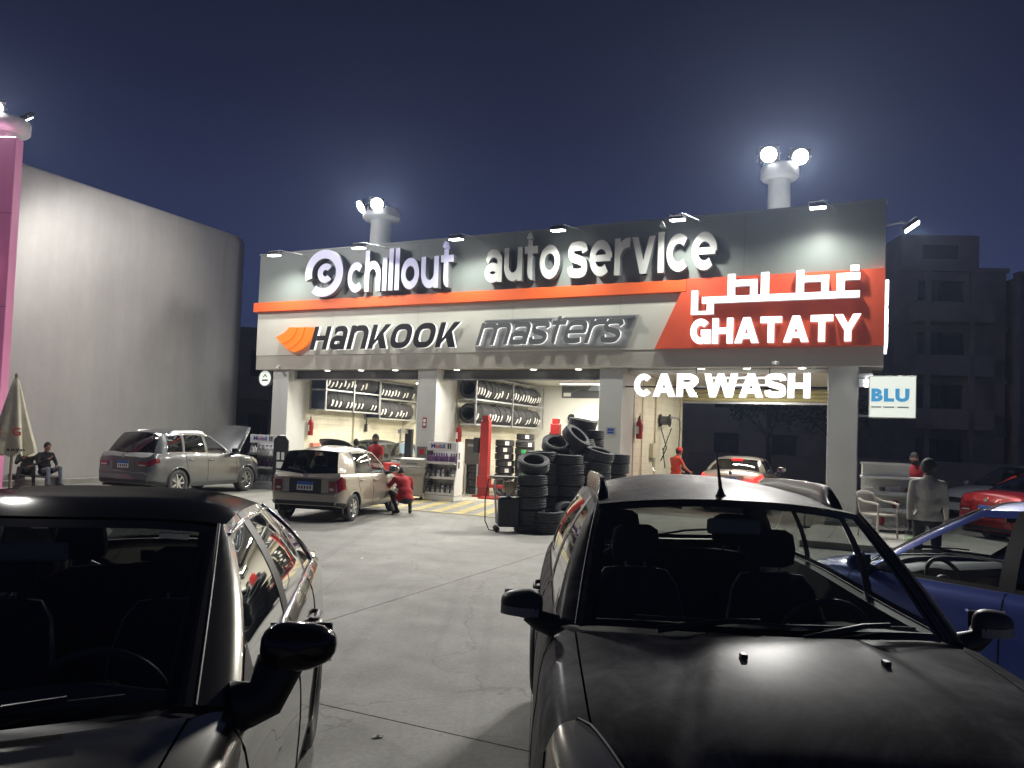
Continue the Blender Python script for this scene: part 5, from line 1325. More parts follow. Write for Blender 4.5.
    for sg in (1, -1):
        frame = MB()
        # A pillar
        frame.grid([[lerp(wsP(sg*1.0, v), sdP(SD[0][0], SD[0][1], v, sg), k/3) + Vector((.25, sg*.6, .4)).normalized()*(.014*math.sin(PI*k/3)) for v in V] for k in range(4)])
        # C pillar / rear
        frame.grid([[lerp(sdP(SD[-1][0], SD[-1][1], v, sg), blP(sg*1.0, v), k/3) + Vector((-.4, sg*.6, .2)).normalized()*(.018*math.sin(PI*k/3)) for v in V] for k in range(4)])
        def seg(a, b, n): return [(lerp(a[0], b[0], k/n), lerp(a[1], b[1], k/n)) for k in range(n+1)]
        vlo, vhi = .05, .90
        def win(a, b, nm, gm, n):
            c = seg(a, b, n)
            obj(nm, MB().grid([[sdP(xb, xt, vlo+(vhi-vlo)*v, sg) for v in V] for xb, xt in c]), gm, t, smooth=60)
            frame.grid([[sdP(xb, xt, v, sg) for v in (0, vlo*.5, vlo)] for xb, xt in c], 1); frame.grid([[sdP(xb, xt, v, sg) for v in (vhi, .95, 1)] for xb, xt in c], 0)
        fi = .045
        win((SD[0][0]-fi, SD[0][1]-fi), SD[1], 'front_side_window', glassF, 9); win(SD[2], SD[3], 'rear_side_window', glassR, 7)
        if SD[4][0]-SD[5][0] > .2: win((SD[4][0]-.03, SD[4][1]-.03), SD[5], 'quarter_window', glassR, 4)
        frame.grid([[sdP(xb, xt, v, sg) for v in V] for xb, xt in seg(SD[0], (SD[0][0]-fi, SD[0][1]-fi), 2)], 0)
        frame.grid([[sdP(xb, xt, v, sg)+Vector((0, sg*.003, 0)) for v in V] for xb, xt in seg(SD[1], SD[2], 2)], 1)
        frame.grid([[sdP(xb, xt, v, sg) for v in V] for xb, xt in seg(SD[3], (SD[4][0]-.03, SD[4][1]-.03), 2)], 1)
        if SD[4][0]-SD[5][0] <= .2 or True:
            pass
        if SD[4][0]-SD[5][0] <= .2: frame.grid([[sdP(xb, xt, v, sg) for v in V] for xb, xt in seg((SD[4][0]-.03, SD[4][1]-.03), SD[5], 3)], 0)
        fo = obj('cabin_frame', frame, [pt, bp], t, smooth=50, weld=.001)
        if chrome:
            full = seg((SD[0][0]+.02, SD[0][1]), SD[-1], 30)
            obj('chrome_trim', MB().tube([sdP(xb, xt, .02, sg)+Vector((0, sg*.006, 0)) for xb, xt in full], .011, 6).tube([sdP(xb, xt, .93, sg)+Vector((0, sg*.004, 0)) for xb, xt in full], .008, 6).tube([sdP(SD[-1][0], SD[-1][1], v, sg)+Vector((0, sg*.006, 0)) for v in V], .009, 6), m_chrome, t, smooth=60)
        if hi:   # bright edge strip down the A pillar
            obj('pillar_strip', MB().tube([lerp(wsP(sg*1.0, v), sdP(SD[0][0], SD[0][1], v, sg), .18)+Vector((.02, sg*.006, .012)) for v in V], .006, 6), m_black, t, smooth=60)
    # ---- roof (Coons patch)
    nr, nc = (22, 18) if hi else (14, 10)
    Pn = []
    def fr_(u): return wsP(-1+2*u, 1.0) if True else None
    def frontE(u):
        a = -1+2*u; p = wsP(max(-1, min(1, a*1.0)), 1.0)
        y = a*ryf(xt0); return Vector((p.x, y, ws['zc']+(ws['ze']-ws['zc'])*abs(a)**C_.get('hp', 2.2)))
    def rearE(u):
        a = -1+2*u; return Vector((bl['tc']+(xt1-bl['tc'])*a*a, a*ryf(xt1), bl['zc']+(rzr-bl['zc'])*abs(a)**2.2))
    def railE(v, sg):
        x = lerp(xt0, xt1, v); return Vector((x, sg*ryf(x), rzf(x)))
    for i in range(nr+1):
        v = i/nr; row = []
        for j in range(nc+1):
            u = j/nc; a = -1+2*u
            p = frontE(u)*(1-v)+rearE(u)*v+railE(v, -1)*(1-u)+railE(v, 1)*u-(frontE(0)*(1-u)*(1-v)+frontE(1)*u*(1-v)+rearE(0)*(1-u)*v+rearE(1)*u*v)
            p.z += C_['crown']*math.sin(PI*v)**.8*(1-abs(a)**C_.get('rp', 2.4))
            row.append(p)
        Pn.append(row)
    obj('roof', MB().grid(Pn), C_.get('roof_mat', pt), t, smooth=60)
    obj('headliner', MB().grid([[Vector((p.x, p.y*.97, p.z-.035)) for p in r] for r in Pn]), M('headliner', (.06, .058, .052), .9), t, smooth=60)
    def roofz(x, y):
        b = min((p for r in Pn for p in r), key=lambda p: (p.x-x)**2+(p.y-y)**2); return b.z
    if 'sunroof' in opts:
        sr = [[Vector((x, y, roofz(x, y)+.004)) for y in np.linspace(-.40, .40, 9)] for x in np.linspace(xt0-.22, xt0-.62, 7)]
        # smooth heights
        for r in sr:
            for p in r:
                v = (xt0-p.x)/(xt0-xt1); a = p.y/ryf(p.x)
                p.z = lerp(ws['zc'], bl['zc'], v)+ (lerp(ws['ze'], rzr, v)-lerp(ws['zc'], bl['zc'], v))*abs(a)**C_.get('hp', 2.2) + C_['crown']*math.sin(PI*v)**.8*(1-abs(a)**C_.get('rp', 2.4))+.008
        obj('sunroof', MB().grid(sr), m_frit, t, smooth=60)
    if rails:
        for sg in (1, -1):
            xa, xb = xt0-.10, xt1+.16; Pr = []
            for k in range(33):
                v = k/32; x = lerp(xa, xb, v); y = sg*(ryf(x)-.05)
                z0 = rzf(x)+.004; lift = C_.get('rail_h', .055)*min(1, (math.sin(PI*v)*3.2)**.6)+.012
                Pr.append([Vector((x, y+sg*.030, z0)), Vector((x, y+sg*.027, z0+lift*.7)), Vector((x, y+sg*.014, z0+lift)), Vector((x, y-sg*.010, z0+lift)), Vector((x, y-sg*.024, z0+lift*.7)), Vector((x, y-sg*.028, z0+.004))])
            obj('roof_rail', MB().grid(Pr), rails, t, smooth=50)
    # ---- wheels
    if wheels:
        for wx in wxs:
            for sg in (1, -1):
                cy = sg*(hw(wx)-C_['tw']/2-.012)
                wh = bpy.data.objects.new('wheel', None); COL.objects.link(wh); wh.parent = t; wh.location = (wx, cy, R); wh.empty_display_size = .05
                ri = R*.66; tw = C_['tw']
                pr = [(ri, -tw*.42), (ri+.01, -tw*.48), (R-.06, -tw*.53), (R-.02, -tw*.48), (R, -tw*.38), (R, tw*.38), (R-.02, tw*.48), (R-.06, tw*.53), (ri+.01, tw*.48), (ri, tw*.42)]
                obj('tyre', MB().lathe(pr, 36, axis='y'), m_tyre, wh, smooth=40)
                rm = MB().lathe([(ri-.002, -tw*.42), (ri-.02, -tw*.36), (ri-.025, 0), (ri-.02, tw*.36), (ri-.002, tw*.42)], 30, axis='y')
                yy = sg*tw*.36
                for k in range(7):
                    a = 2*PI*k/7; ca, sa = math.cos(a), math.sin(a); tx, tz = -sa, ca
                    q_ = [(ca*.05+tx*.028, sa*.05+tz*.028), (ca*.05-tx*.028, sa*.05-tz*.028), (ca*(ri-.015)-tx*.020, sa*(ri-.015)-tz*.020), (ca*(ri-.015)+tx*.020, sa*(ri-.015)+tz*.020)]
                    rm.prism(q_, yy-.018, yy+.012)
                rm.cyl((0, yy-.03, 0), (0, yy+.016, 0), .06, n=16)
                obj('rim', rm, m_rim, wh, smooth=35)
                obj('brake_disc', MB().cyl((0, yy*.2-.01, 0), (0, yy*.2+.01, 0), ri*.72, n=24), m_steel, wh)
        for wx in wxs:
            for sg in (1, -1):
                pts = [(wx+arch*math.cos(a), 0, wz+arch*math.sin(a)) for a in [math.radians(-18+k*216/26) for k in range(27)]]
                q3 = []
                for (px, _, pz) in pts:
                    z0, z1 = sillf(px), belt(px); q = min(max((pz-z0)/(z1-z0), 0), 1); q3.append(Vector((px, sg*(hw(px)-prof(q)+.001), pz)))
                obj('wheel_arch', MB().tube(q3, .014 if not C_.get('flare') else .032, 8), pt if not C_.get('flare') else C_['flare'], t, smooth=60)
                obj('wheel_well', MB().grid([[(px+(wx-px)*.02, sg*y, pz) for y in (hw(wx)-.01, hw(wx)-.33)] for (px, _, pz) in pts]).grid([[(wx, sg*(hw(wx)-.33), wz), (px, sg*(hw(wx)-.33), pz)] for (px, _, pz) in pts]), m_under, t, smooth=60)
    # ---- seams, handles
    if 'noseam' not in opts:
        for sg in (1, -1):
            seam = MB()
            x_b = (SD[1][0]+SD[2][0])/2; xa = SD[0][0]+.12
            for xx in (xa, x_b):
                seam.tube([S(xx+(.05*(1-q) if xx == xa else 0), q, sg, .0005) for q in np.linspace(.10, .99, 14)], .004, 4)
            xr = SD[3][0]+.0
            seam.tube([S(xr+.25*(1-q)**1.5*(1 if q < .6 else .55), q, sg, .0005) for q in np.linspace(.45, .99, 10)], .004, 4)
            seam.tube([S(x, .11, sg, .0005) for x in np.linspace(xa, -wb/2+arch+.05, 16)], .004, 4)
            obj('door_seam', seam, m_under, t)
            for xx in (x_b+.13, SD[3][0]+.17):
                p = S(xx, .80, sg, .022); obj('door_handle', MB().tube([S(xx-.09, .80, sg, .004), S(xx-.07, .80, sg, .03), S(xx+.07, .80, sg, .03), S(xx+.09, .80, sg, .004)], .013, 8), C_.get('handle', pt), t, smooth=60)
            obj('side_moulding', MB().grid([[S(x, q, sg, .008) for q in (.335, .345, .385, .395)] for x in np.linspace(-wb/2+arch+.04, wb/2-arch-.04, 14)]), C_.get('moulding', pt), t, smooth=40) if C_.get('moulding') else None
    # ---- mirrors
    mm = mirror_mat or pt
    for sg in (1, -1):
        mx = SD[0][0]-.12; zb = belt(mx); yb = ye(mx)
        ms = C_.get('mir', 1.0)
        c = Vector((mx+.05+C_.get('mirx', 0), sg*(yb+C_.get('miry', .19)*ms), zb+C_.get('mirz', .085)))
        ho_ = MB(); Pg = []
        for i in range(11):
            th = PI*i/10; row = []
            for j in range(25):
                ph = 2*PI*j/24
                cx_, cy_, cz_ = math.cos(th), math.sin(th)*math.cos(ph), math.sin(th)*math.sin(ph)
                pw = lambda v, e: math.copysign(abs(v)**e, v)
                X = .085*pw(cx_, .9)*(1 if cx_ > 0 else .55); Y = .125*pw(cy_, .75); Z = .082*pw(cz_, .75)
                Y *= 1; Z *= (1-.18*(sg*Y/.125)); X += -.028*(sg*Y/.125)
                row.append(c+Vector((X, Y, Z))*ms)
            Pg.append(row)
        mir = obj('wing_mirror', ho_.grid(Pg), mm, t, smooth=70)
        obj('stalk', MB().tube([Vector((mx+.08, sg*(yb-.02), zb-.01)), Vector((mx+.07, sg*(yb+.06), zb+.012)), c+Vector((.0, -sg*.06, -.055))*ms], [.05*C_.get('foot', 1), .042*C_.get('foot', 1), .046*C_.get('foot', 1)], 10), m_black, mir, smooth=60)
        obj('mirror_glass', MB().grid([[c+Vector((-.052, a*.105, b*.066))*ms for b in (-1, 1)] for a in (-1, 1)]), m_chrome, mir)
        if 'mirror_band' in opts: obj('mirror_band', MB().grid([[c+Vector((math.cos(th)*.0905*(1)+.0, sg*math.sin(th)*.131, z+.0))*ms+Vector((-.028*math.sin(th)*ms, 0, 0)) for z in (-.062, -.045, -.02, -.012)] for th in [math.radians(-50+k*8) for k in range(16)]]), M('mirror_grey', (.30, .30, .29), .4), mir, smooth=60)
        obj('sail_panel', MB().add([sdP(SD[0][0]-.02, SD[0][1]-.02, .03, sg)+Vector((0, sg*.006, 0)), sdP(SD[0][0]-.24, SD[0][1]-.05, .03, sg)+Vector((0, sg*.006, 0)), sdP(SD[0][0]-.05, SD[0][1]-.02, .28, sg)+Vector((0, sg*.006, 0))], [(0, 1, 2)]), m_black, t)
    # ---- interior
    xd = ws['be']-.02; dz = belt(xd)
    dash = [[(xd+.14-(.0 if k else 0), u*(ye(xd)-.10), dz+.012) for u in [-1+i/6 for i in range(13)]] for k in (0,)]
    dash = MB().grid([[(x if x < 8 else max(xd-.04, wsx(u*(ye(xd)-.10))-.09), u*(ye(xd)-.10), z+.03*(math.exp(-((u-.48)/.22)**2) if hmp else 0)) for u in [-1+i/10 for i in range(21)]] for x, z, hmp in ((9, dz+.012, 0), (xd-.06, dz+.025, 0), (xd-.12, dz+.03, 1), (xd-.22, dz-.0, 1), (xd-.25, dz-.10, 0), (xd-.2, .55, 0))])
    obj('dashboard', dash, M('dash_plastic', (.07, .072, .075), .5), t, smooth=50)
    sx0 = C_.get('seat_x', -.18)
    sc_ = C_.get('seat_h', 0.0)
    for k, (bx, yy, wd) in enumerate(((sx0, .36, .25), (sx0, -.36, .25), (sx0-.85, 0, .62))):
        stt = obj('seat', MB().grid([[(bx+dx-(.0), yy+wd*math.copysign(abs(math.cos(a))**.6, math.cos(a))*sc, .50+sc_+zz+.02*math.sin(a)) for a in [2*PI*i/20 for i in range(21)]] for dx, zz, sc in ((.12, -.1, 1), (.10, .0, 1.0), (.0, .02, 1))]), m_seat, t)
        bk = []
        for zz, sc, th, dx in ((-.08, .9, .09, .02), (.08, 1.0, .10, 0), (.30, 1.0, .085, -.07), (.45, .86, .07, -.12), (.52, .66, .045, -.145), (.535, .4, .02, -.15)):
            bk.append([(bx-.1+dx+th*math.sin(a), yy+wd*sc*math.copysign(abs(math.cos(a))**.5, math.cos(a)), .50+sc_+zz) for a in [2*PI*i/24 for i in range(25)]])
        sbk = obj('seat_back', MB().grid(bk), m_seat, t, smooth=60)
        if hi and k < 2: obj('piping', MB().tube([Vector(p) for p in [bk[1][0]]+[r[1] for r in bk[2:5]]+[bk[5][6]]+[r[11] for r in reversed(bk[2:5])]+[bk[1][12]]], .006, 6), m_pipe, sbk, smooth=60)
        for hy_ in ((yy,) if k < 2 else (.36, -.36)):
            hb_ = []
            for zz, sc, th in ((.56, .6, .03), (.58, .95, .055), (.66, 1.0, .06), (.73, .9, .05), (.755, .6, .025)):
                hb_.append([(bx-.26+th*math.sin(a), hy_+.13*sc*math.copysign(abs(math.cos(a))**.6, math.cos(a)), .50+sc_+zz) for a in [2*PI*i/18 for i in range(19)]])
            hr_ = obj('headrest', MB().grid(hb_), m_seat, t, smooth=60)
            obj('headrest_post', MB().cyl((bx-.25, hy_-.05, .98+sc_), (bx-.26, hy_-.05, 1.08+sc_), .007, n=6).cyl((bx-.25, hy_+.05, .98+sc_), (bx-.26, hy_+.05, 1.08+sc_), .007, n=6), m_steel, hr_)
    swc = Vector((xd-.36, .37, dz-.06)); Rs = Matrix.Rotation(math.radians(-64), 3, 'Y')
    sw = obj('steering_wheel', MB().tube([swc+Rs @ Vector((.185*math.cos(a), .185*math.sin(a), 0)) for a in [2*PI*k/32 for k in range(32)]], .016, 8, closed=True), m_steer, t, smooth=60)
    obj('hub', MB().ell(swc+Vector((.03, 0, 0)), (.05, .075, .06)).tube([swc+Rs @ Vector((0, -.18, 0)), swc+Vector((.03, 0, 0)), swc+Rs @ Vector((0, .18, 0))], .02, 6).tube([swc+Vector((.03, 0, 0)), swc+Rs @ Vector((-.18, 0, 0))], .02, 6), m_black, sw, smooth=60)
    obj('toll_sticker', MB().grid([[wsP(a, v)+Vector((-.006, 0, -.003)) for v in (.88, .925)] for a in (.70, .78, .86)]), M('sticker_grey', (.5, .5, .45), .6), t) if chrome and hi else None
    rvm = wsP(0, .86); obj('rear_view_mirror', MB().box(rvm+Vector((-.10, 0, -.06)), (.03, .24, .07)), M('mirror_back', (.25, .25, .23), .5), t, bevel=.014)
    # ---- wipers
    for (a0, a1) in ((.10, .80), (-.62, .08)):
        piv = wsP(a0 if a0 > 0 else a0, 0)+Vector((.035, 0, .012)); 
        p0 = wsP(a0, -.02)+Vector((.03, 0, .02)); p1 = wsP((a0+a1)/2, .035)+Vector((.015, 0, .03)); p2 = wsP(a1, .05)+Vector((.008, 0, .016)); p3 = wsP(a0-.12, .05)+Vector((.008, 0, .014))
        wp = obj('wiper', MB().tube([p0, p1, lerp(p1, p2, .5)+Vector((0, 0, .01))], [.014, .010, .007], 6), m_black, t, smooth=60)
        obj('wiper_blade', MB().tube([wsP(lerp(a0-.1, a1, k/6), .055)+Vector((.004, 0, .012)) for k in range(7)], .006, 5), m_black, wp)
    # ---- lamps, grille, bumpers, plates
    for sg in (1, -1):
        Pp = [[S(x, q, sg, .006) for q in np.linspace(C_.get('hl_q', (.70, 1.14))[0], C_.get('hl_q', (.70, 1.14))[1], 14)] for x in np.linspace(C_.get('hl_x', nose-.62), nose-.02, 14)]
        # taper towards the rear of the lamp
        n_ = len(Pp)
        for i, r in enumerate(Pp):
            f = .30+.70*(i/(n_-1))**.55
            x = r[0].x; q0, q1 = C_.get('hl_q', (.70, 1.14)); qm = 1.0
            for j in range(14):
                q = qm+(q0+(q1-q0)*j/13-qm)*f; r[j] = S(x, q, sg, .006)
        hl = obj('headlight', MB().grid(Pp), m_head, t, smooth=60)
        obj('lamp_rim', MB().tube([r[0] for r in Pp]+[p for p in Pp[-1]]+[r[-1] for r in reversed(Pp)], .006, 5, closed=True), m_black, hl, smooth=60)
        if 'tall_tail' in opts: tq, tx = (.50, .93), tail+.20
        elif 'wide_tail' in opts: tq, tx = (.66, .86), tail+.26
        elif 'high_tail' in opts: tq, tx = (.80, .985), tail+.30
        else: tq, tx = (.60, .90), tail+.22
        tm_ = C_.get('tail_mat', m_tail)
        Pp = [[S(x, q, sg, .007) for q in np.linspace(tq[0]+.06*k/9, tq[1], 9)] for k, x in enumerate(np.linspace(tail+.002, tx, 10))]
        tl = obj('tail_light', MB().grid(Pp), tm_, t, smooth=60)
        z0_, z1_ = S(tail, tq[0]).z, S(tail, tq[1]).z; y1_ = S(tail, .7).y; yin = y1_-(.16 if 'wide_tail' not in opts and 'high_tail' not in opts else .26)
        obj('tail_light_inner', MB().b2(tail-.014, tail+.004, sg*yin, sg*(y1_-.008), z0_, z1_-.01), tm_, tl, bevel=.004)
        obj('reverse_lens', MB().b2(tail-.017, tail-.0145, sg*(yin+.02), sg*(y1_-.05), lerp(z0_, z1_, .18), lerp(z0_, z1_, .38)), m_tailw, tl)
    if 'rear' in plates:
        zp = C_.get('plate_z', lerp(S(tail, 0).z, belt(tail), .60))
        rec = obj('plate_recess', MB().b2(tail-.006, tail+.003, -.34, .34, zp-.05, zp+.23), m_black if 'dark_recess' in opts else pt, t, bevel=.003)
        pl = obj('number_plate', MB().b2(tail-.016, tail-.008, -.17, .17, zp, zp+.17), m_plate, t)
        obj('plate_header', MB().b2(tail-.0185, tail-.0165, -.17, .17, zp+.105, zp+.17), m_plblue, pl)
        for i in range(5): obj('plate_digit', MB().b2(tail-.0185, tail-.0165, .12-.058*i-.016, .12-.058*i+.016, zp+.025, zp+.085), m_black, pl)
        obj('badge', MB().cyl((tail-.012, 0, zp+.29), (tail-.002, 0, zp+.29), .045, n=16), m_chrome, t)
        obj('bumper_skirt', MB().grid([[S(x, q, 1, .012) for q in np.linspace(.02, .14, 4)] for x in np.linspace(tail+.001, -wb/2-arch-.02, 8)]).grid([[S(x, q, -1, .012) for q in np.linspace(.02, .14, 4)] for x in np.linspace(tail+.001, -wb/2-arch-.02, 8)]).b2(tail-.012, tail+.02, -hw(tail)+.04, hw(tail)-.04, S(tail, .03).z, S(tail, .16).z), m_black, t)
        obj('bumper_line', MB().b2(tail-.035, tail+.01, -hw(tail)+.02, hw(tail)-.02, S(tail, .36).z, S(tail, .46).z), pt, t, bevel=.015)
        obj('rear_wiper', MB().tube([blP(.0, .02)+Vector((-.02, 0, .01)), blP(.3, .10)+Vector((-.015, 0, .01)), blP(.7, .14)+Vector((-.012, 0, .012))], .008, 6), m_black, t) if 'rear_wiper' in opts else None
    obj('grille', MB().b2(nose-.01, nose+.012, -.35, .35, .48, .58), m_black, t)
    t['_'] = 0; del t['_']
    return t, S, wsP, blP, sdP, roofz

# ---- near cars
pt_sedan = paint('sedan_dark_olive_metallic', (.125, .120, .098), .26, .75, crough=.02)
pt_hatch = paint('hatch_dusty_charcoal', (.013, .013, .016), .55, .0, coat=.09, dust=.06, crough=.27, var=.45)
dusty(pt_hatch); pt_hatch.node_tree.nodes['Principled BSDF'].inputs['Specular IOR Level'].default_value = .035
pt_blue = paint('blue_metallic', (.06, .11, .46), .32, .2, crough=.05)
sedan = dict(w=.92, nose=2.30, tail=-2.35, wb=2.72, R=.325,
  belt=[(-2.35, .84), (-2.2, .97), (-1.7, 1.03), (-.8, 1.01), (0, .985), (.85, .965), (1.5, .89), (2.05, .74), (2.30, .56)],
  ctr=[(-2.35, .88), (-2.2, 1.05), (-1.75, 1.10), (.8, 1.04), (1.3, 1.0), (1.8, .90), (2.1, .78), (2.30, .60)],
  plan=[(-2.35, .72), (-2.28, .84), (-2.1, .93), (-1.6, .99), (-.8, 1.0), (.8, 1.0), (1.5, .985), (1.9, .92), (2.12, .80), (2.25, .66), (2.30, .52)],
  ws=dict(bc=1.13, be=.86, by=.70, tc=.14, te=.05, ty=.60, zc=1.438, ze=1.408),
  bl=dict(bc=-1.86, be=-1.70, by=.66, tc=-1.15, te=-1.10, ty=.52, zc=1.43, ze=1.37),
  side=[(.80, -.02), (-.22, -.22), (-.35, -.33), (-1.06, -.92), (-1.10, -.97), (-1.48, -1.10)], ry=.625, rz=1.432, rzr=1.39, crown=.038, rp=5.0, hp=4.0, mir=.92, mirz=.155, mirx=-.02, miry=.165, foot=1.6, handle=m_black, roof_mat=M('roof_black', (.008, .008, .009), .5, spec=0.0, coat=.22, croughness=.12))
sd_fwd = Vector((.16, -.987)); 
build_car('dark olive grey sedan with chrome window trim facing the viewer at lower left', (-1.733, 2.967), sd_fwd, sedan, pt_sedan, hi=True, chrome=True, mirror_mat=M('gloss_black', (.006, .006, .007), .08), glassF=glass('sedan_side_glass', (.12, .13, .13), 2.6), glassR=glass('sedan_side_glass', (.12, .13, .13), 2.6), opts=('sunroof', 'dark_ws0'), plates='rear')
hatch = dict(w=.885, nose=1.98, tail=-2.10, wb=2.60, R=.315,
  belt=[(-2.10, 1.0), (-1.9, 1.10), (-1.2, 1.10), (0, 1.06), (.75, 1.04), (1.2, 1.0), (1.5, .94), (1.8, .82), (1.98, .66)],
  ctr=[(-2.10, 1.02), (-1.9, 1.14), (.6, 1.13), (.95, 1.105), (1.35, 1.06), (1.65, .98), (1.85, .86), (1.98, .70)],
  plan=[(-2.10, .78), (-2.04, .86), (-1.9, .92), (-1.5, .98), (-.8, 1.0), (.8, 1.0), (1.4, .985), (1.65, .93), (1.85, .82), (1.93, .70), (1.98, .55)],
  ws=dict(bc=.92, be=.70, by=.70, tc=.20, te=.07, ty=.60, zc=1.545, ze=1.49),
  bl=dict(bc=-2.0, be=-1.92, by=.66, tc=-1.72, te=-1.68, ty=.56, zc=1.54, ze=1.50),
  side=[(.64, .02), (-.22, -.22), (-.33, -.32), (-1.10, -1.02), (-1.16, -1.08), (-1.72, -1.58)], ry=.615, rz=1.51, rzr=1.47, crown=.04, hood_y=.90, rail_h=.085, ridge=(.24, .50, .026), flare=M('flare_grey', (.10, .10, .098), .5), mir=.70, mirz=.075, seat_h=.10, hl_q=(.62, 1.20), hl_x=1.44, handle=m_black, moulding=m_black)
ht_fwd = Vector((-.04, -.9992))
hres = build_car('dusty dark hatchback with roof rails facing the viewer at lower right', (1.035, 3.72), ht_fwd, hatch, pt_hatch, hi=True, rails=M('rail_gloss_dark', (.02, .02, .024), .2), mirror_mat=M('mirror_dark_grey', (.035, .035, .037), .45), glassF=g_side, glassR=glass('hatch_rear_glass', (.42, .44, .43), 1.2), opts=('mirror_band', 'rear_wiper'))
hroot, hS = hres[0], hres[1]
obj('antenna_base', MB().lathe([(0, .05), (.008, .045), (.02, .012), (.03, 0), (0, 0)], 14, c=(.06, -.03, hres[5](.06, -.03)-.004)), m_black, hroot, smooth=60)
az = hres[5](.06, -.03)
obj('antenna', MB().tube([(.06, -.03, az+.035), (.0, -.03, az+.13), (-.05, -.03, az+.21)], [.010, .006, .0035], 8), m_black, hroot, smooth=60)
for y in (.26, -.20):
    p = hS(1.18, 2-abs(y)/.8, 1 if y > 0 else -1)
    obj('washer_nozzle', MB().box((p.x, y, p.z+.006), (.035, .022, .016)), m_black, hroot, bevel=.004)
bluep = dict(w=.885, nose=2.05, tail=-2.05, wb=2.6, R=.31,
  belt=[(-2.05, .87), (-1.8, .98), (-1.0, .96), (0, .92), (.85, .89), (1.4, .83), (1.8, .71), (2.05, .54)],
  ctr=[(-2.05, .90), (-1.9, 1.01), (.8, .98), (1.2, .94), (1.7, .83), (1.9, .72), (2.05, .58)],
  plan=[(-2.05, .76), (-1.98, .86), (-1.8, .93), (-1.4, .98), (-.8, 1.0), (.8, 1.0), (1.4, .98), (1.75, .90), (1.92, .78), (2.0, .66), (2.05, .52)],
  ws=dict(bc=1.10, be=.84, by=.69, tc=.14, te=.02, ty=.57, zc=1.47, ze=1.42), bl=dict(bc=-1.95, be=-1.85, by=.64, tc=-1.55, te=-1.5, ty=.52, zc=1.44, ze=1.40),
  side=[(.80, -.04), (-.25, -.24), (-.36, -.34), (-1.15, -1.0), (-1.19, -1.04), (-1.6, -1.42)], ry=.59, rz=1.44, rzr=1.40, crown=.06, mir=.82, mirz=.07)
build_car('blue hatchback seen from its driver side at the right edge', (3.80, 5.49), Vector((-.38, .925)), bluep, pt_blue, hi=True, glassF=glass('blue_side_glass', (.62, .64, .64), 1.2), opts=())
# ---- cars in the forecourt
mini = dict(w=.80, nose=1.75, tail=-1.78, wb=2.37, R=.275, tw=.175,
  belt=[(-1.78, .86), (-1.66, .96), (-1.0, .95), (0, .92), (.7, .90), (1.2, .84), (1.55, .72), (1.75, .55)],
  ctr=[(-1.78, .88), (-1.66, .98), (.7, .98), (1.1, .94), (1.5, .80), (1.65, .68), (1.75, .58)],
  plan=[(-1.78, .84), (-1.73, .91), (-1.6, .96), (-1.3, .99), (-.8, 1.0), (.8, 1.0), (1.2, .97), (1.5, .88), (1.64, .76), (1.71, .64), (1.75, .52)],
  ws=dict(bc=1.0, be=.78, by=.62, tc=.28, te=.16, ty=.53, zc=1.41, ze=1.36), bl=dict(bc=-1.72, be=-1.66, by=.62, tc=-1.52, te=-1.48, ty=.54, zc=1.40, ze=1.365),
  side=[(.70, .10), (-.20, -.18), (-.30, -.27), (-1.0, -.95), (-1.04, -1.0), (-1.50, -1.40)], ry=.565, rz=1.39, rzr=1.365, crown=.05, sill=.22, step=.06, plate_z=.62)
mini['side'] = [(.70, .10), (-.20, -.18), (-.30, -.27), (-1.0, -.95), (-1.04, -1.0), (-1.20, -1.15)]
build_car('champagne grey small hatchback seen from behind, before the left bay', (-3.61, 16.85), Vector((.214, .977)), mini, paint('champagne_grey', (.34, .305, .25), .34, .4), opts=('tall_tail', 'dark_recess', 'rear_wiper'))
suv = dict(w=.92, nose=2.22, tail=-2.22, wb=2.68, R=.345, tw=.22,
  belt=[(-2.22, .98), (-2.05, 1.08), (-1.2, 1.10), (0, 1.07), (.85, 1.05), (1.5, .99), (1.95, .88), (2.22, .68)],
  ctr=[(-2.22, 1.0), (-2.05, 1.12), (.8, 1.14), (1.3, 1.10), (1.9, .98), (2.1, .86), (2.22, .72)],
  plan=[(-2.22, .80), (-2.15, .88), (-2.0, .94), (-1.6, .985), (-.8, 1.0), (.8, 1.0), (1.5, .98), (1.85, .91), (2.05, .80), (2.15, .66), (2.22, .52)],
  ws=dict(bc=1.08, be=.80, by=.70, tc=.20, te=.06, ty=.58, zc=1.60, ze=1.555), bl=dict(bc=-2.12, be=-2.0, by=.70, tc=-1.72, te=-1.66, ty=.58, zc=1.60, ze=1.56),
  side=[(.72, -.02), (-.25, -.22), (-.35, -.32), (-1.10, -.98), (-1.15, -1.03), (-1.72, -1.50)], ry=.61, rz=1.59, rzr=1.56, crown=.06, sill=.24, step=.06, plate_z=.72)
hood_car = build_car('grey sport utility vehicle with open hood parked by the grey wall', (-8.70, 20.85), Vector((.31, .95)), suv, paint('suv_grey', (.11, .115, .12), .32, .4), rails=m_alu, chrome=True, opts=('wide_tail', 'hood_open', 'rear_wiper'))
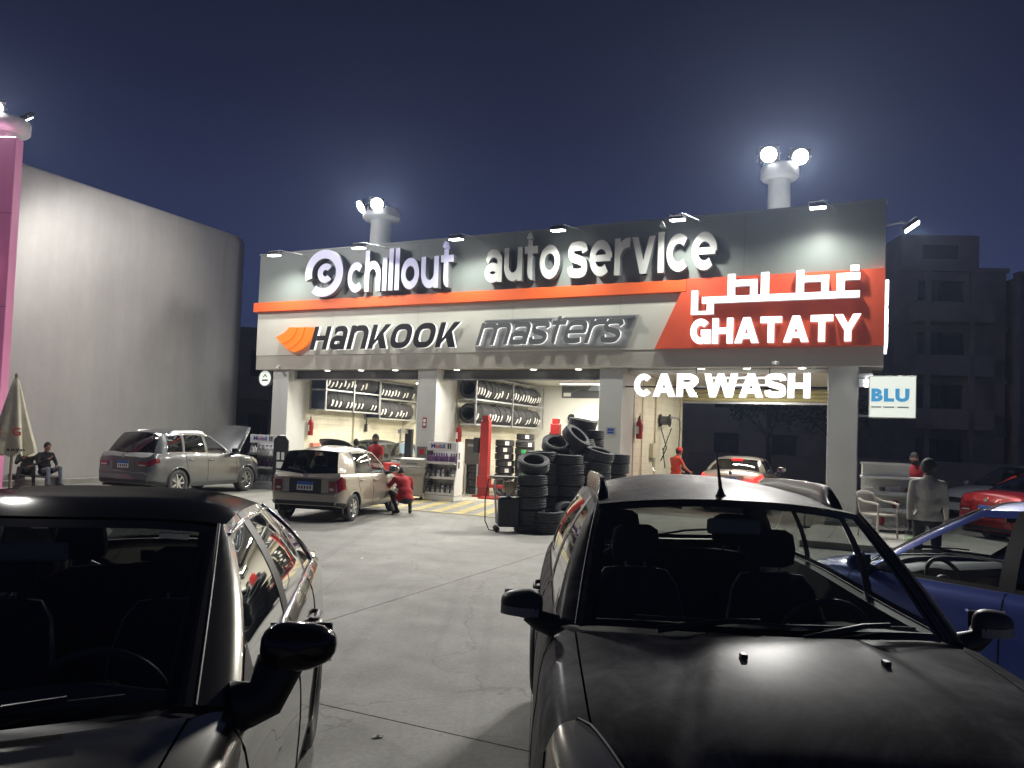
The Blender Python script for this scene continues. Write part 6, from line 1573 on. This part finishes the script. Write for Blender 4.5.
# car in the wash bay with lit tail lights
m_lit = M('tail_lamp_lit', (.5, .02, .02), .2, emit=(1, .015, .012), estr=3.0)
wsedan = dict(sedan); wsedan.pop('roof_mat'); wsedan.update(belt=[(-2.35, .93), (-2.2, 1.05), (-1.7, 1.08), (-.8, 1.04), (0, 1.0), (.85, .965), (1.5, .89), (2.05, .74), (2.30, .56)], ctr=[(-2.35, .96), (-2.2, 1.12), (-1.75, 1.16), (.8, 1.04), (1.3, 1.0), (1.8, .90), (2.1, .78), (2.30, .60)], step=.07, w=.88, tail_mat=m_lit, mir=1.0, plate_z=.78)
pw = FW(14.78, 2.0)+Vector((NX, NY, 0))*2.3
wr = build_car('silver beige sedan with lit red tail lights inside the wash bay', (pw.x, pw.y), Vector((NX, NY)), wsedan, paint('beige_silver', (.38, .34, .30), .3, .5), glassR=glass('wash_rear_glass', (.25, .25, .25), 1.6), opts=('high_tail',))
bp_ = wr[3](0, .9)
obj('brake_light', MB().box(wr[3](0, .93)+Vector((-.02, 0, .012)), (.03, .30, .025)), m_lit, wr[0])
for y in (.62, -.62): lamp('tail_glow', 'POINT', (-2.45, y, .93), None, 4, (1, .05, .03), .06, parent=wr[0])
# car with raised hood nose-in inside the left bay: seen is its hood
fit = dict(bluep); fit.update(step=.09)
ph = FW(2.28, 3.0); build_car('dark small car with raised hood deep in the left bay', (ph.x, ph.y), Vector((-.42, -.907)), fit, paint('bay_car_dark', (.008, .009, .012), .5, .0, coat=.3), opts=('hood_open', 'noseam'), plates='')
# cars at the right
rs = dict(sedan); rs.pop('roof_mat'); rs.update(step=.07, w=.90)
build_car('red sedan parked with its tail towards the walking man', (11.75, 15.75), Vector((.98, .20)), rs, paint('red_car', (.34, .012, .016), .3, .3), glassR=glass('red_rear_glass', (.3, .3, .3), 1.5), opts=('wide_tail',))
hs = dict(bluep); hs.update(step=.09)
build_car('dark grey hatchback parked behind the red sedan', (13.9, 18.1), Vector((.98, .20)), hs, paint('dark_grey_car', (.04, .045, .05), .3, .4))
build_car('pale silver hatchback parked farther behind the red sedan', (14.2, 21.6), Vector((-.98, -.20)), hs, paint('white_car', (.40, .43, .47), .3, .1))
# ================================================================ people
m_skin = M('skin_brown', (.22, .115, .07), .5, var=.08, vscale=15); m_skin2 = M('skin_tan', (.34, .19, .125), .5, var=.08, vscale=15); m_skin3 = M('skin_dark', (.07, .038, .026), .5)
m_hair = M('hair_black', (.012, .010, .009), .7, bump=.6, bscale=90); m_eye = M('eye_dark', (.01, .01, .01), .2); m_lip = M('lips', (.16, .06, .05), .5)
m_shoe = M('shoe_black', (.015, .015, .016), .5); m_pant = M('trousers_dark', (.022, .023, .028), .9, var=.2, vscale=6)
m_jean = M('jeans_grey_blue', (.14, .16, .20), .9, var=.2, vscale=6)
m_redshirt = M('red_work_shirt', (.42, .02, .026), .85, var=.12, vscale=7, bump=.3, bscale=12); m_pinkred = M('red_polo', (.62, .05, .07), .85, var=.1, vscale=7, bump=.3, bscale=12)
m_khaki = M('grey_green_jumper', (.40, .39, .34), .95, var=.1, vscale=8, bump=.35, bscale=10); m_greysh = M('grey_shirt', (.20, .24, .27), .9, var=.1); m_blk = M('black_shirt', (.014, .014, .017), .9, var=.15)
STAND = dict(pelvis=(0, 0, .95), waist=(0, .0, 1.10), chest=(0, .005, 1.30), neck=(0, -.005, 1.455), skull=(0, .025, 1.525),
  lsh=(-.168, 0, 1.375), rsh=(.168, 0, 1.375), lel=(-.215, -.03, 1.10), rel=(.215, -.03, 1.10), lwr=(-.225, .05, .865), rwr=(.225, .05, .865),
  lhip=(-.092, 0, .92), rhip=(.092, 0, .92), lkn=(-.11, .02, .50), rkn=(.11, .02, .50), lan=(-.11, -.03, .085), ran=(.11, -.03, .085), lto=(-.125, .13, .03), rto=(.125, .13, .03))
def person(label, loc, rz, J=None, shirt=m_redshirt, pants=m_pant, skin=m_skin, hair=True, long_sleeve=False, cap=None, beard=False, face=0.0, tilt=0.0, scale=1.0, hair_mat=None, collar=None, group=None):
    j = {k: Vector(v) for k, v in STAND.items()}
    for k, v in (J or {}).items(): j[k] = Vector(v)
    t = thing('person', label, 'person', loc, rz, group); t.scale = (scale,)*3
    bones = []   # a, b, ra, rb, mat
    SH, SK, PA, SO = 0, 1, 2, 3
    arm = SH if long_sleeve else SK
    def bn(a, b, ra, rb, m): bones.append((Vector(a), Vector(b), ra, rb, m))
    up = (j['neck']-j['pelvis']).normalized()
    bn(j['pelvis'], j['waist'], .125, .118, SH); bn(j['waist'], j['chest'], .118, .135, SH); bn(j['chest'], j['neck'], .125, .062, SH)
    bn(j['neck'], j['skull'], .056, .054, SK)
    for s in 'lr':
        sh, el, wr, hp, kn, an, to = (j[s+k] for k in ('sh', 'el', 'wr', 'hip', 'kn', 'an', 'to'))
        bn(j['chest']+up*.03, sh, .085, .060, SH); bn(j['neck']-up*.02, sh, .045, .052, SH)
        mid = sh.lerp(el, .6)
        bn(sh, mid, .060, .052, SH); bn(mid, el, .046 if not long_sleeve else .053, .042, arm); bn(el, wr, .042, .029, arm)
        bn(j['pelvis'], hp, .105, .092, PA); bn(hp, kn, .090, .058, PA); bn(kn, an, .056, .040, PA)
        bn(an-Vector((0, 0, .02)), to, .044, .036, SO); bn(an-Vector((0, 0, .03)), an+(an-to)*.28-Vector((0, 0, .03)), .042, .036, SO)
        bn(wr, wr+(wr-el).normalized()*.085, .026, .024, SK)
    mb = MB()
    for a, b, ra, rb, m in bones:
        L = (b-a).length; n = max(2, int(L/.04)); pts = [a.lerp(b, k/n) for k in range(n+1)]; rs = [ra+(rb-ra)*k/n for k in range(n+1)]
        if L > .001: mb.tube(pts, rs, 12)
        mb.ell(a, (ra,)*3, 12, 8); mb.ell(b, (rb,)*3, 12, 8)
    # wider chest and shoulders, flat back
    perp = (j['rsh']-j['lsh']).normalized()
    fw_ = up.cross(perp) if True else 0
    Rt = Matrix((perp, fw_ if fw_.length else Vector((0, 1, 0)), up)).transposed()
    mb.ell(j['chest'], (.175, .12, .17), 16, 12, R=Rt); mb.ell(j['waist'], (.168, .125, .15), 16, 12, R=Rt); mb.ell(j['pelvis'], (.168, .125, .13), 16, 12, R=Rt)
    # head
    Rh = Matrix.Rotation(face, 3, 'Z') @ Matrix.Rotation(tilt, 3, 'X')
    hc = j['skull']+Rh @ Vector((0, .012, .075))
    H = lambda x, y, z: hc+Rh @ Vector((x, y, z))
    mb.ell(hc, (.076, .096, .112), 18, 14, R=Rh); mb.ell(H(0, .022, -.055), (.060, .072, .062), 14, 10, R=Rh)
    mb.tube([H(0, .088, .02), H(0, .112, -.022), H(0, .094, -.032)], [.010, .016, .010], 8)
    for s in (-1, 1): mb.ell(H(s*.078, -.005, -.008), (.012, .022, .032), 8, 6, R=Rh)
    me = mesh_of('body', mb, m_skin, fixn=False); o = bpy.data.objects.new('tmp', me); COL.objects.link(o)
    r = o.modifiers.new('r', 'REMESH'); r.mode = 'VOXEL'; r.voxel_size = .0145; r.use_smooth_shade = True
    sm = o.modifiers.new('s', 'SMOOTH'); sm.iterations = 4; sm.factor = .5
    me2 = bpy.data.meshes.new_from_object(o.evaluated_get(bpy.context.evaluated_depsgraph_get())); bpy.data.objects.remove(o); bpy.data.meshes.remove(me)
    me2.name = 'body'; me2.materials.clear()
    for m in (shirt, skin, pants, m_shoe, m_hair, m_lip): me2.materials.append(m)
    n = len(me2.polygons); cen = np.zeros(n*3); me2.polygons.foreach_get('center', cen); cen = cen.reshape(-1, 3)
    best = np.full(n, 1e9); idx = np.zeros(n, int)
    for a, b, ra, rb, m in bones:
        a_, d_ = np.array(a), np.array(b-a); L2 = max(d_ @ d_, 1e-9); tt = np.clip(((cen-a_) @ d_)/L2, 0, 1)
        dist = np.linalg.norm(cen-a_-tt[:, None]*d_, axis=1)-(ra+(rb-ra)*tt)
        k = dist < best; best[k] = dist[k]; idx[k] = m
    Ri = np.array(Rh.transposed()); hl = (cen-np.array(hc)) @ Ri.T
    neckz = (cen-np.array(j['neck'])) @ np.array(up)
    hd = (np.linalg.norm(hl/np.array((.1, .13, .14)), axis=1) < 1.0) & (neckz > .015); idx[hd] = SK
    wz_ = (cen-np.array(j['pelvis'])) @ np.array(up); dd = np.linalg.norm(cen-np.array(j['pelvis']), axis=1)
    hem = (dd < .30) & (wz_ < -.06) & (idx == SH); idx[hem] = PA
    cov = (dd < .26) & (wz_ >= -.06) & (idx == PA); idx[cov] = SH
    if beard:
        bd = hd & (hl[:, 2] < -.035) & (hl[:, 1] > -.01) & ~((np.abs(hl[:, 0]) < .022) & (hl[:, 2] > -.06) & (hl[:, 2] < -.042)); idx[bd] = 4
    lp = hd & (np.abs(hl[:, 0]) < .024) & (hl[:, 1] > .07) & (hl[:, 2] < -.050) & (hl[:, 2] > -.064); idx[lp] = 5
    me2.polygons.foreach_set('material_index', idx.astype(np.int32)); me2.polygons.foreach_set('use_smooth', [True]*n)
    # hands and eyes are joined to the same mesh
    ex = MB()
    for s in (-1, 1): ex.ell(H(s*.031, .084, .012), (.012, .008, .007), 8, 6, mi=6, R=Rh)
    for s_, sg in (('l', -1), ('r', 1)):
        wr, el = j[s_+'wr'], j[s_+'el']; d = (wr-el).normalized(); side = d.cross(Vector((0, 1, .2))).normalized(); pal = side.cross(d).normalized()
        k0 = wr+d*.085
        for f in range(4):
            base = k0+pal*(.030-.020*f); ln = (.070, .080, .075, .058)[f]
            cu = side*(-sg*.018 if sg else 0)
            ex.tube([base-d*.02, base+d*ln*.45+cu*.4, base+d*ln*.8+cu*1.2, base+d*ln+cu*2.0], [.010, .009, .0085, .006], 7, mi=1)
        tb = wr+d*.03+pal*.026
        ex.tube([tb, tb+pal*.028+d*.025, tb+pal*.034+d*.062], [.012, .010, .007], 7, mi=1)
    me3 = mesh_of('x', ex, [shirt, skin, pants, m_shoe, m_hair, m_lip, m_eye], smooth=179)
    me2.materials.append(m_eye)
    bm = bmesh.new(); bm.from_mesh(me2); bm.from_mesh(me3); bm.to_mesh(me2); bm.free(); bpy.data.meshes.remove(me3)
    bo_ = bpy.data.objects.new('body', me2); COL.objects.link(bo_); bo_.parent = t
    hm = hair_mat or m_hair
    if hair:
        P = []
        for i in range(13):
            th = PI*.98*i/12*.62; row = []
            for k in range(29):
                ph = 2*PI*k/28; fr = max(0, math.sin(ph))
                th2 = th*(1-.36*fr)*(1+.22*max(0, -math.sin(ph)))
                nz = 1+.03*math.sin(ph*9+i*2.1)+.02*math.sin(ph*17+i)
                row.append(H(.084*nz*math.sin(th2)*math.cos(ph), -.004+.104*nz*math.sin(th2)*math.sin(ph), .008+.119*nz*math.cos(th2)))
            P.append(row)
        obj('hair', MB().grid(P), hm, t, smooth=80)
    if cap:
        P = [[H(.087*math.sin(th)*math.cos(ph), .105*math.sin(th)*math.sin(ph), .02+.112*math.cos(th)) for ph in [2*PI*k/24 for k in range(25)]] for th in [PI*.5*i/8 for i in range(9)]]
        c_ = MB().grid(P); c_.grid([[H(x, y0+.085*math.sqrt(max(0, 1-(x/.085)**2))*kk, .03-.012*kk) for x in [-.08+.02*k for k in range(9)]] for kk, y0 in ((0, .06), (.6, .07), (1, .075))])
        obj('cap', c_, cap, t, smooth=60)
    if collar:
        obj('collar', MB().tube([j['neck']+Vector((.064*math.cos(a), .062*math.sin(a)+.004, -.004-.02*math.sin(a))) for a in [2*PI*k/20 for k in range(20)]], .013, 7, closed=True), collar, t, smooth=60)
    return t
# standing mechanic in the left bay
p = Vector((-3.42, 19.6))
person('standing mechanic in a red shirt beside the small hatchback, looking left', (p.x, p.y, 0), math.radians(150), dict(lel=(-.25, .05, 1.13), lwr=(-.16, .26, 1.05), rel=(.25, .04, 1.13), rwr=(.15, .25, 1.0)), skin=m_skin, face=.35, beard=True, collar=m_redshirt, scale=1.02)
# man behind, only head and shoulders
p = Vector((-4.25, 21.2)); person('man in grey shirt seen from behind over the small hatchback roof', (p.x, p.y, 0), math.radians(20), {}, shirt=m_greysh, scale=.93)
# crouching mechanic at the front wheel of the small hatchback
CR = dict(pelvis=(0, -.10, .36), waist=(0, -.04, .50), chest=(0, .10, .68), neck=(0, .22, .83), skull=(0, .29, .87), lsh=(-.18, .16, .77), rsh=(.18, .16, .77),
  lel=(-.30, .32, .55), rel=(.30, .32, .56), lwr=(-.20, .50, .38), rwr=(.22, .50, .34), lhip=(-.10, -.08, .34), rhip=(.10, -.08, .34), lkn=(-.22, .28, .46), rkn=(.22, .28, .42), lan=(-.15, .02, .085), ran=(.17, .06, .085), lto=(-.19, .18, .03), rto=(.22, .22, .03))
person('crouching mechanic in a red shirt at the side of the small hatchback', (-2.32, 17.2, 0), math.radians(28), CR, tilt=-.5, collar=m_redshirt)
# wash bay worker
p = FW(13.25, 2.3); person('worker in red cap and orange red shirt in the wash bay', (p.x, p.y, 0), math.radians(-62), dict(lel=(-.26, .10, 1.15), lwr=(-.22, .33, 1.05), rel=(.26, .10, 1.15), rwr=(.20, .34, 1.03), neck=(0, .06, 1.445), skull=(0, .10, 1.52)), shirt=M('orange_red_shirt', (.60, .07, .03), .85, var=.1, vscale=7), skin=m_skin2, cap=M('red_cap', (.6, .03, .02), .7), scale=.99)
# walking man in grey green jumper
WK = dict(lhip=(-.092, 0, .92), lkn=(-.11, .14, .52), lan=(-.11, .10, .10), lto=(-.12, .26, .04), rkn=(.11, -.03, .50), ran=(.11, -.26, .13), rto=(.12, -.12, .04), rel=(.215, .04, 1.10), rwr=(.225, .19, .92), lel=(-.212, -.06, 1.10), lwr=(-.218, -.05, .86))
person('man in a grey green long sleeved jumper walking between the parked cars', (5.62, 10.35, 0), math.radians(-28), WK, shirt=m_khaki, skin=m_skin3, long_sleeve=True, beard=True, face=math.radians(-48), scale=1.0)
# man in red polo behind the cabinet
person('man in a red polo shirt standing behind the display cabinet', (8.62, 16.45, .0), math.radians(165), dict(lel=(-.28, .02, 1.12), lwr=(-.22, .20, .95), rel=(.28, .02, 1.12), rwr=(.22, .20, .95)), shirt=m_pinkred, skin=m_skin2, beard=True, collar=m_blk, scale=1.04)
# two people sitting against the grey wall
SIT = dict(pelvis=(0, 0, .42), waist=(0, -.02, .56), chest=(0, -.02, .76), neck=(0, .03, .93), skull=(0, .06, 1.01), lsh=(-.18, .0, .87), rsh=(.18, .0, .87), lel=(-.25, .10, .62), rel=(.25, .12, .62), lwr=(-.12, .32, .56), rwr=(.10, .26, .74),
  lhip=(-.10, .03, .40), rhip=(.10, .03, .40), lkn=(-.16, .42, .52), rkn=(.16, .42, .50), lan=(-.18, .46, .09), ran=(.20, .55, .09), lto=(-.2, .62, .03), rto=(.24, .70, .03))
person('seated person in black with grey jeans by the grey wall, hand at the mouth', (-12.62, 20.95, 0), math.radians(-118), SIT, shirt=m_blk, pants=m_jean, skin=m_skin2, long_sleeve=True)
person('seated person in dark clothes behind the closed parasol pole', (-13.10, 20.95, 0), math.radians(-150), SIT, shirt=M('dark_green_shirt', (.03, .035, .03), .9), skin=m_skin2, long_sleeve=True)
bn_ = thing('low_bench', 'low dark bench under the two seated people by the wall', 'bench', (-12.9, 21.0, 0), -.35)
obj('seat', MB().b2(-.75, .75, -.22, .22, .26, .30), m_shut, bn_, bevel=.01)
for a in (-.65, .65): obj('leg', MB().b2(a-.03, a+.03, -.2, .2, 0, .26), m_shut, bn_)
# green bottle bag held by the walking man
hb = thing('carrier_bag', 'small clear bag with something green in the walking man hand', 'bag', (5.42, 10.40, .52))
obj('bag', MB().grid([[(r*math.cos(a), .7*r*math.sin(a), z) for a in [2*PI*k/14 for k in range(15)]] for z, r in ((0, .01), (.0, .07), (.06, .085), (.16, .07), (.26, .03), (.34, .012))]), glass('bag_plastic', (.8, .85, .8), 1.0, .2), hb, smooth=60)
obj('green_item', MB().ell((0, 0, .07), (.06, .05, .06)), M('green_item', (.25, .42, .08), .5), hb, smooth=60)

# litter on the forecourt
for (x, y, r, mt, lb) in ((-.72, 4.62, .4, m_black, 'small dark scrap on the concrete between the two near cars'), (-2.05, 11.0, 1.2, m_wpaint, 'small pale paper scrap on the concrete in mid forecourt'), (1.25, 8.9, .2, m_black, 'tiny dark stone on the concrete left of the dark hatchback')):
    P = [[(.035*math.cos(a)*k+.004*math.sin(3*a), .022*math.sin(a)*k, .004+.006*(1-k)+.003*math.sin(4*a)*k) for a in [2*PI*i/10 for i in range(11)]] for k in (.05, .5, 1)]
    tag(obj('litter_scrap', MB().grid(P), mt, loc=(x, y, .003), rot=(0, 0, r), smooth=60), lb, 'litter')

# ---------------------------------------------------------------- thin night haze: makes the air glow softly round the floodlights
HAZE = 0.00065
hz = MB().b2(-75, 75, -25, 130, -1.3, 16)
hm = bpy.data.materials.new('night_haze'); hm.use_nodes = True; hm.node_tree.nodes.clear()
ho_ = hm.node_tree.nodes.new('ShaderNodeOutputMaterial'); pv_ = hm.node_tree.nodes.new('ShaderNodeVolumePrincipled')
pv_.inputs['Color'].default_value = (.55, .68, 1, 1); pv_.inputs['Density'].default_value = HAZE; pv_.inputs['Anisotropy'].default_value = .65
hm.node_tree.links.new(pv_.outputs[0], ho_.inputs['Volume'])
hzo = obj('haze', hz, hm); tag(hzo, None, None, kind='stuff')
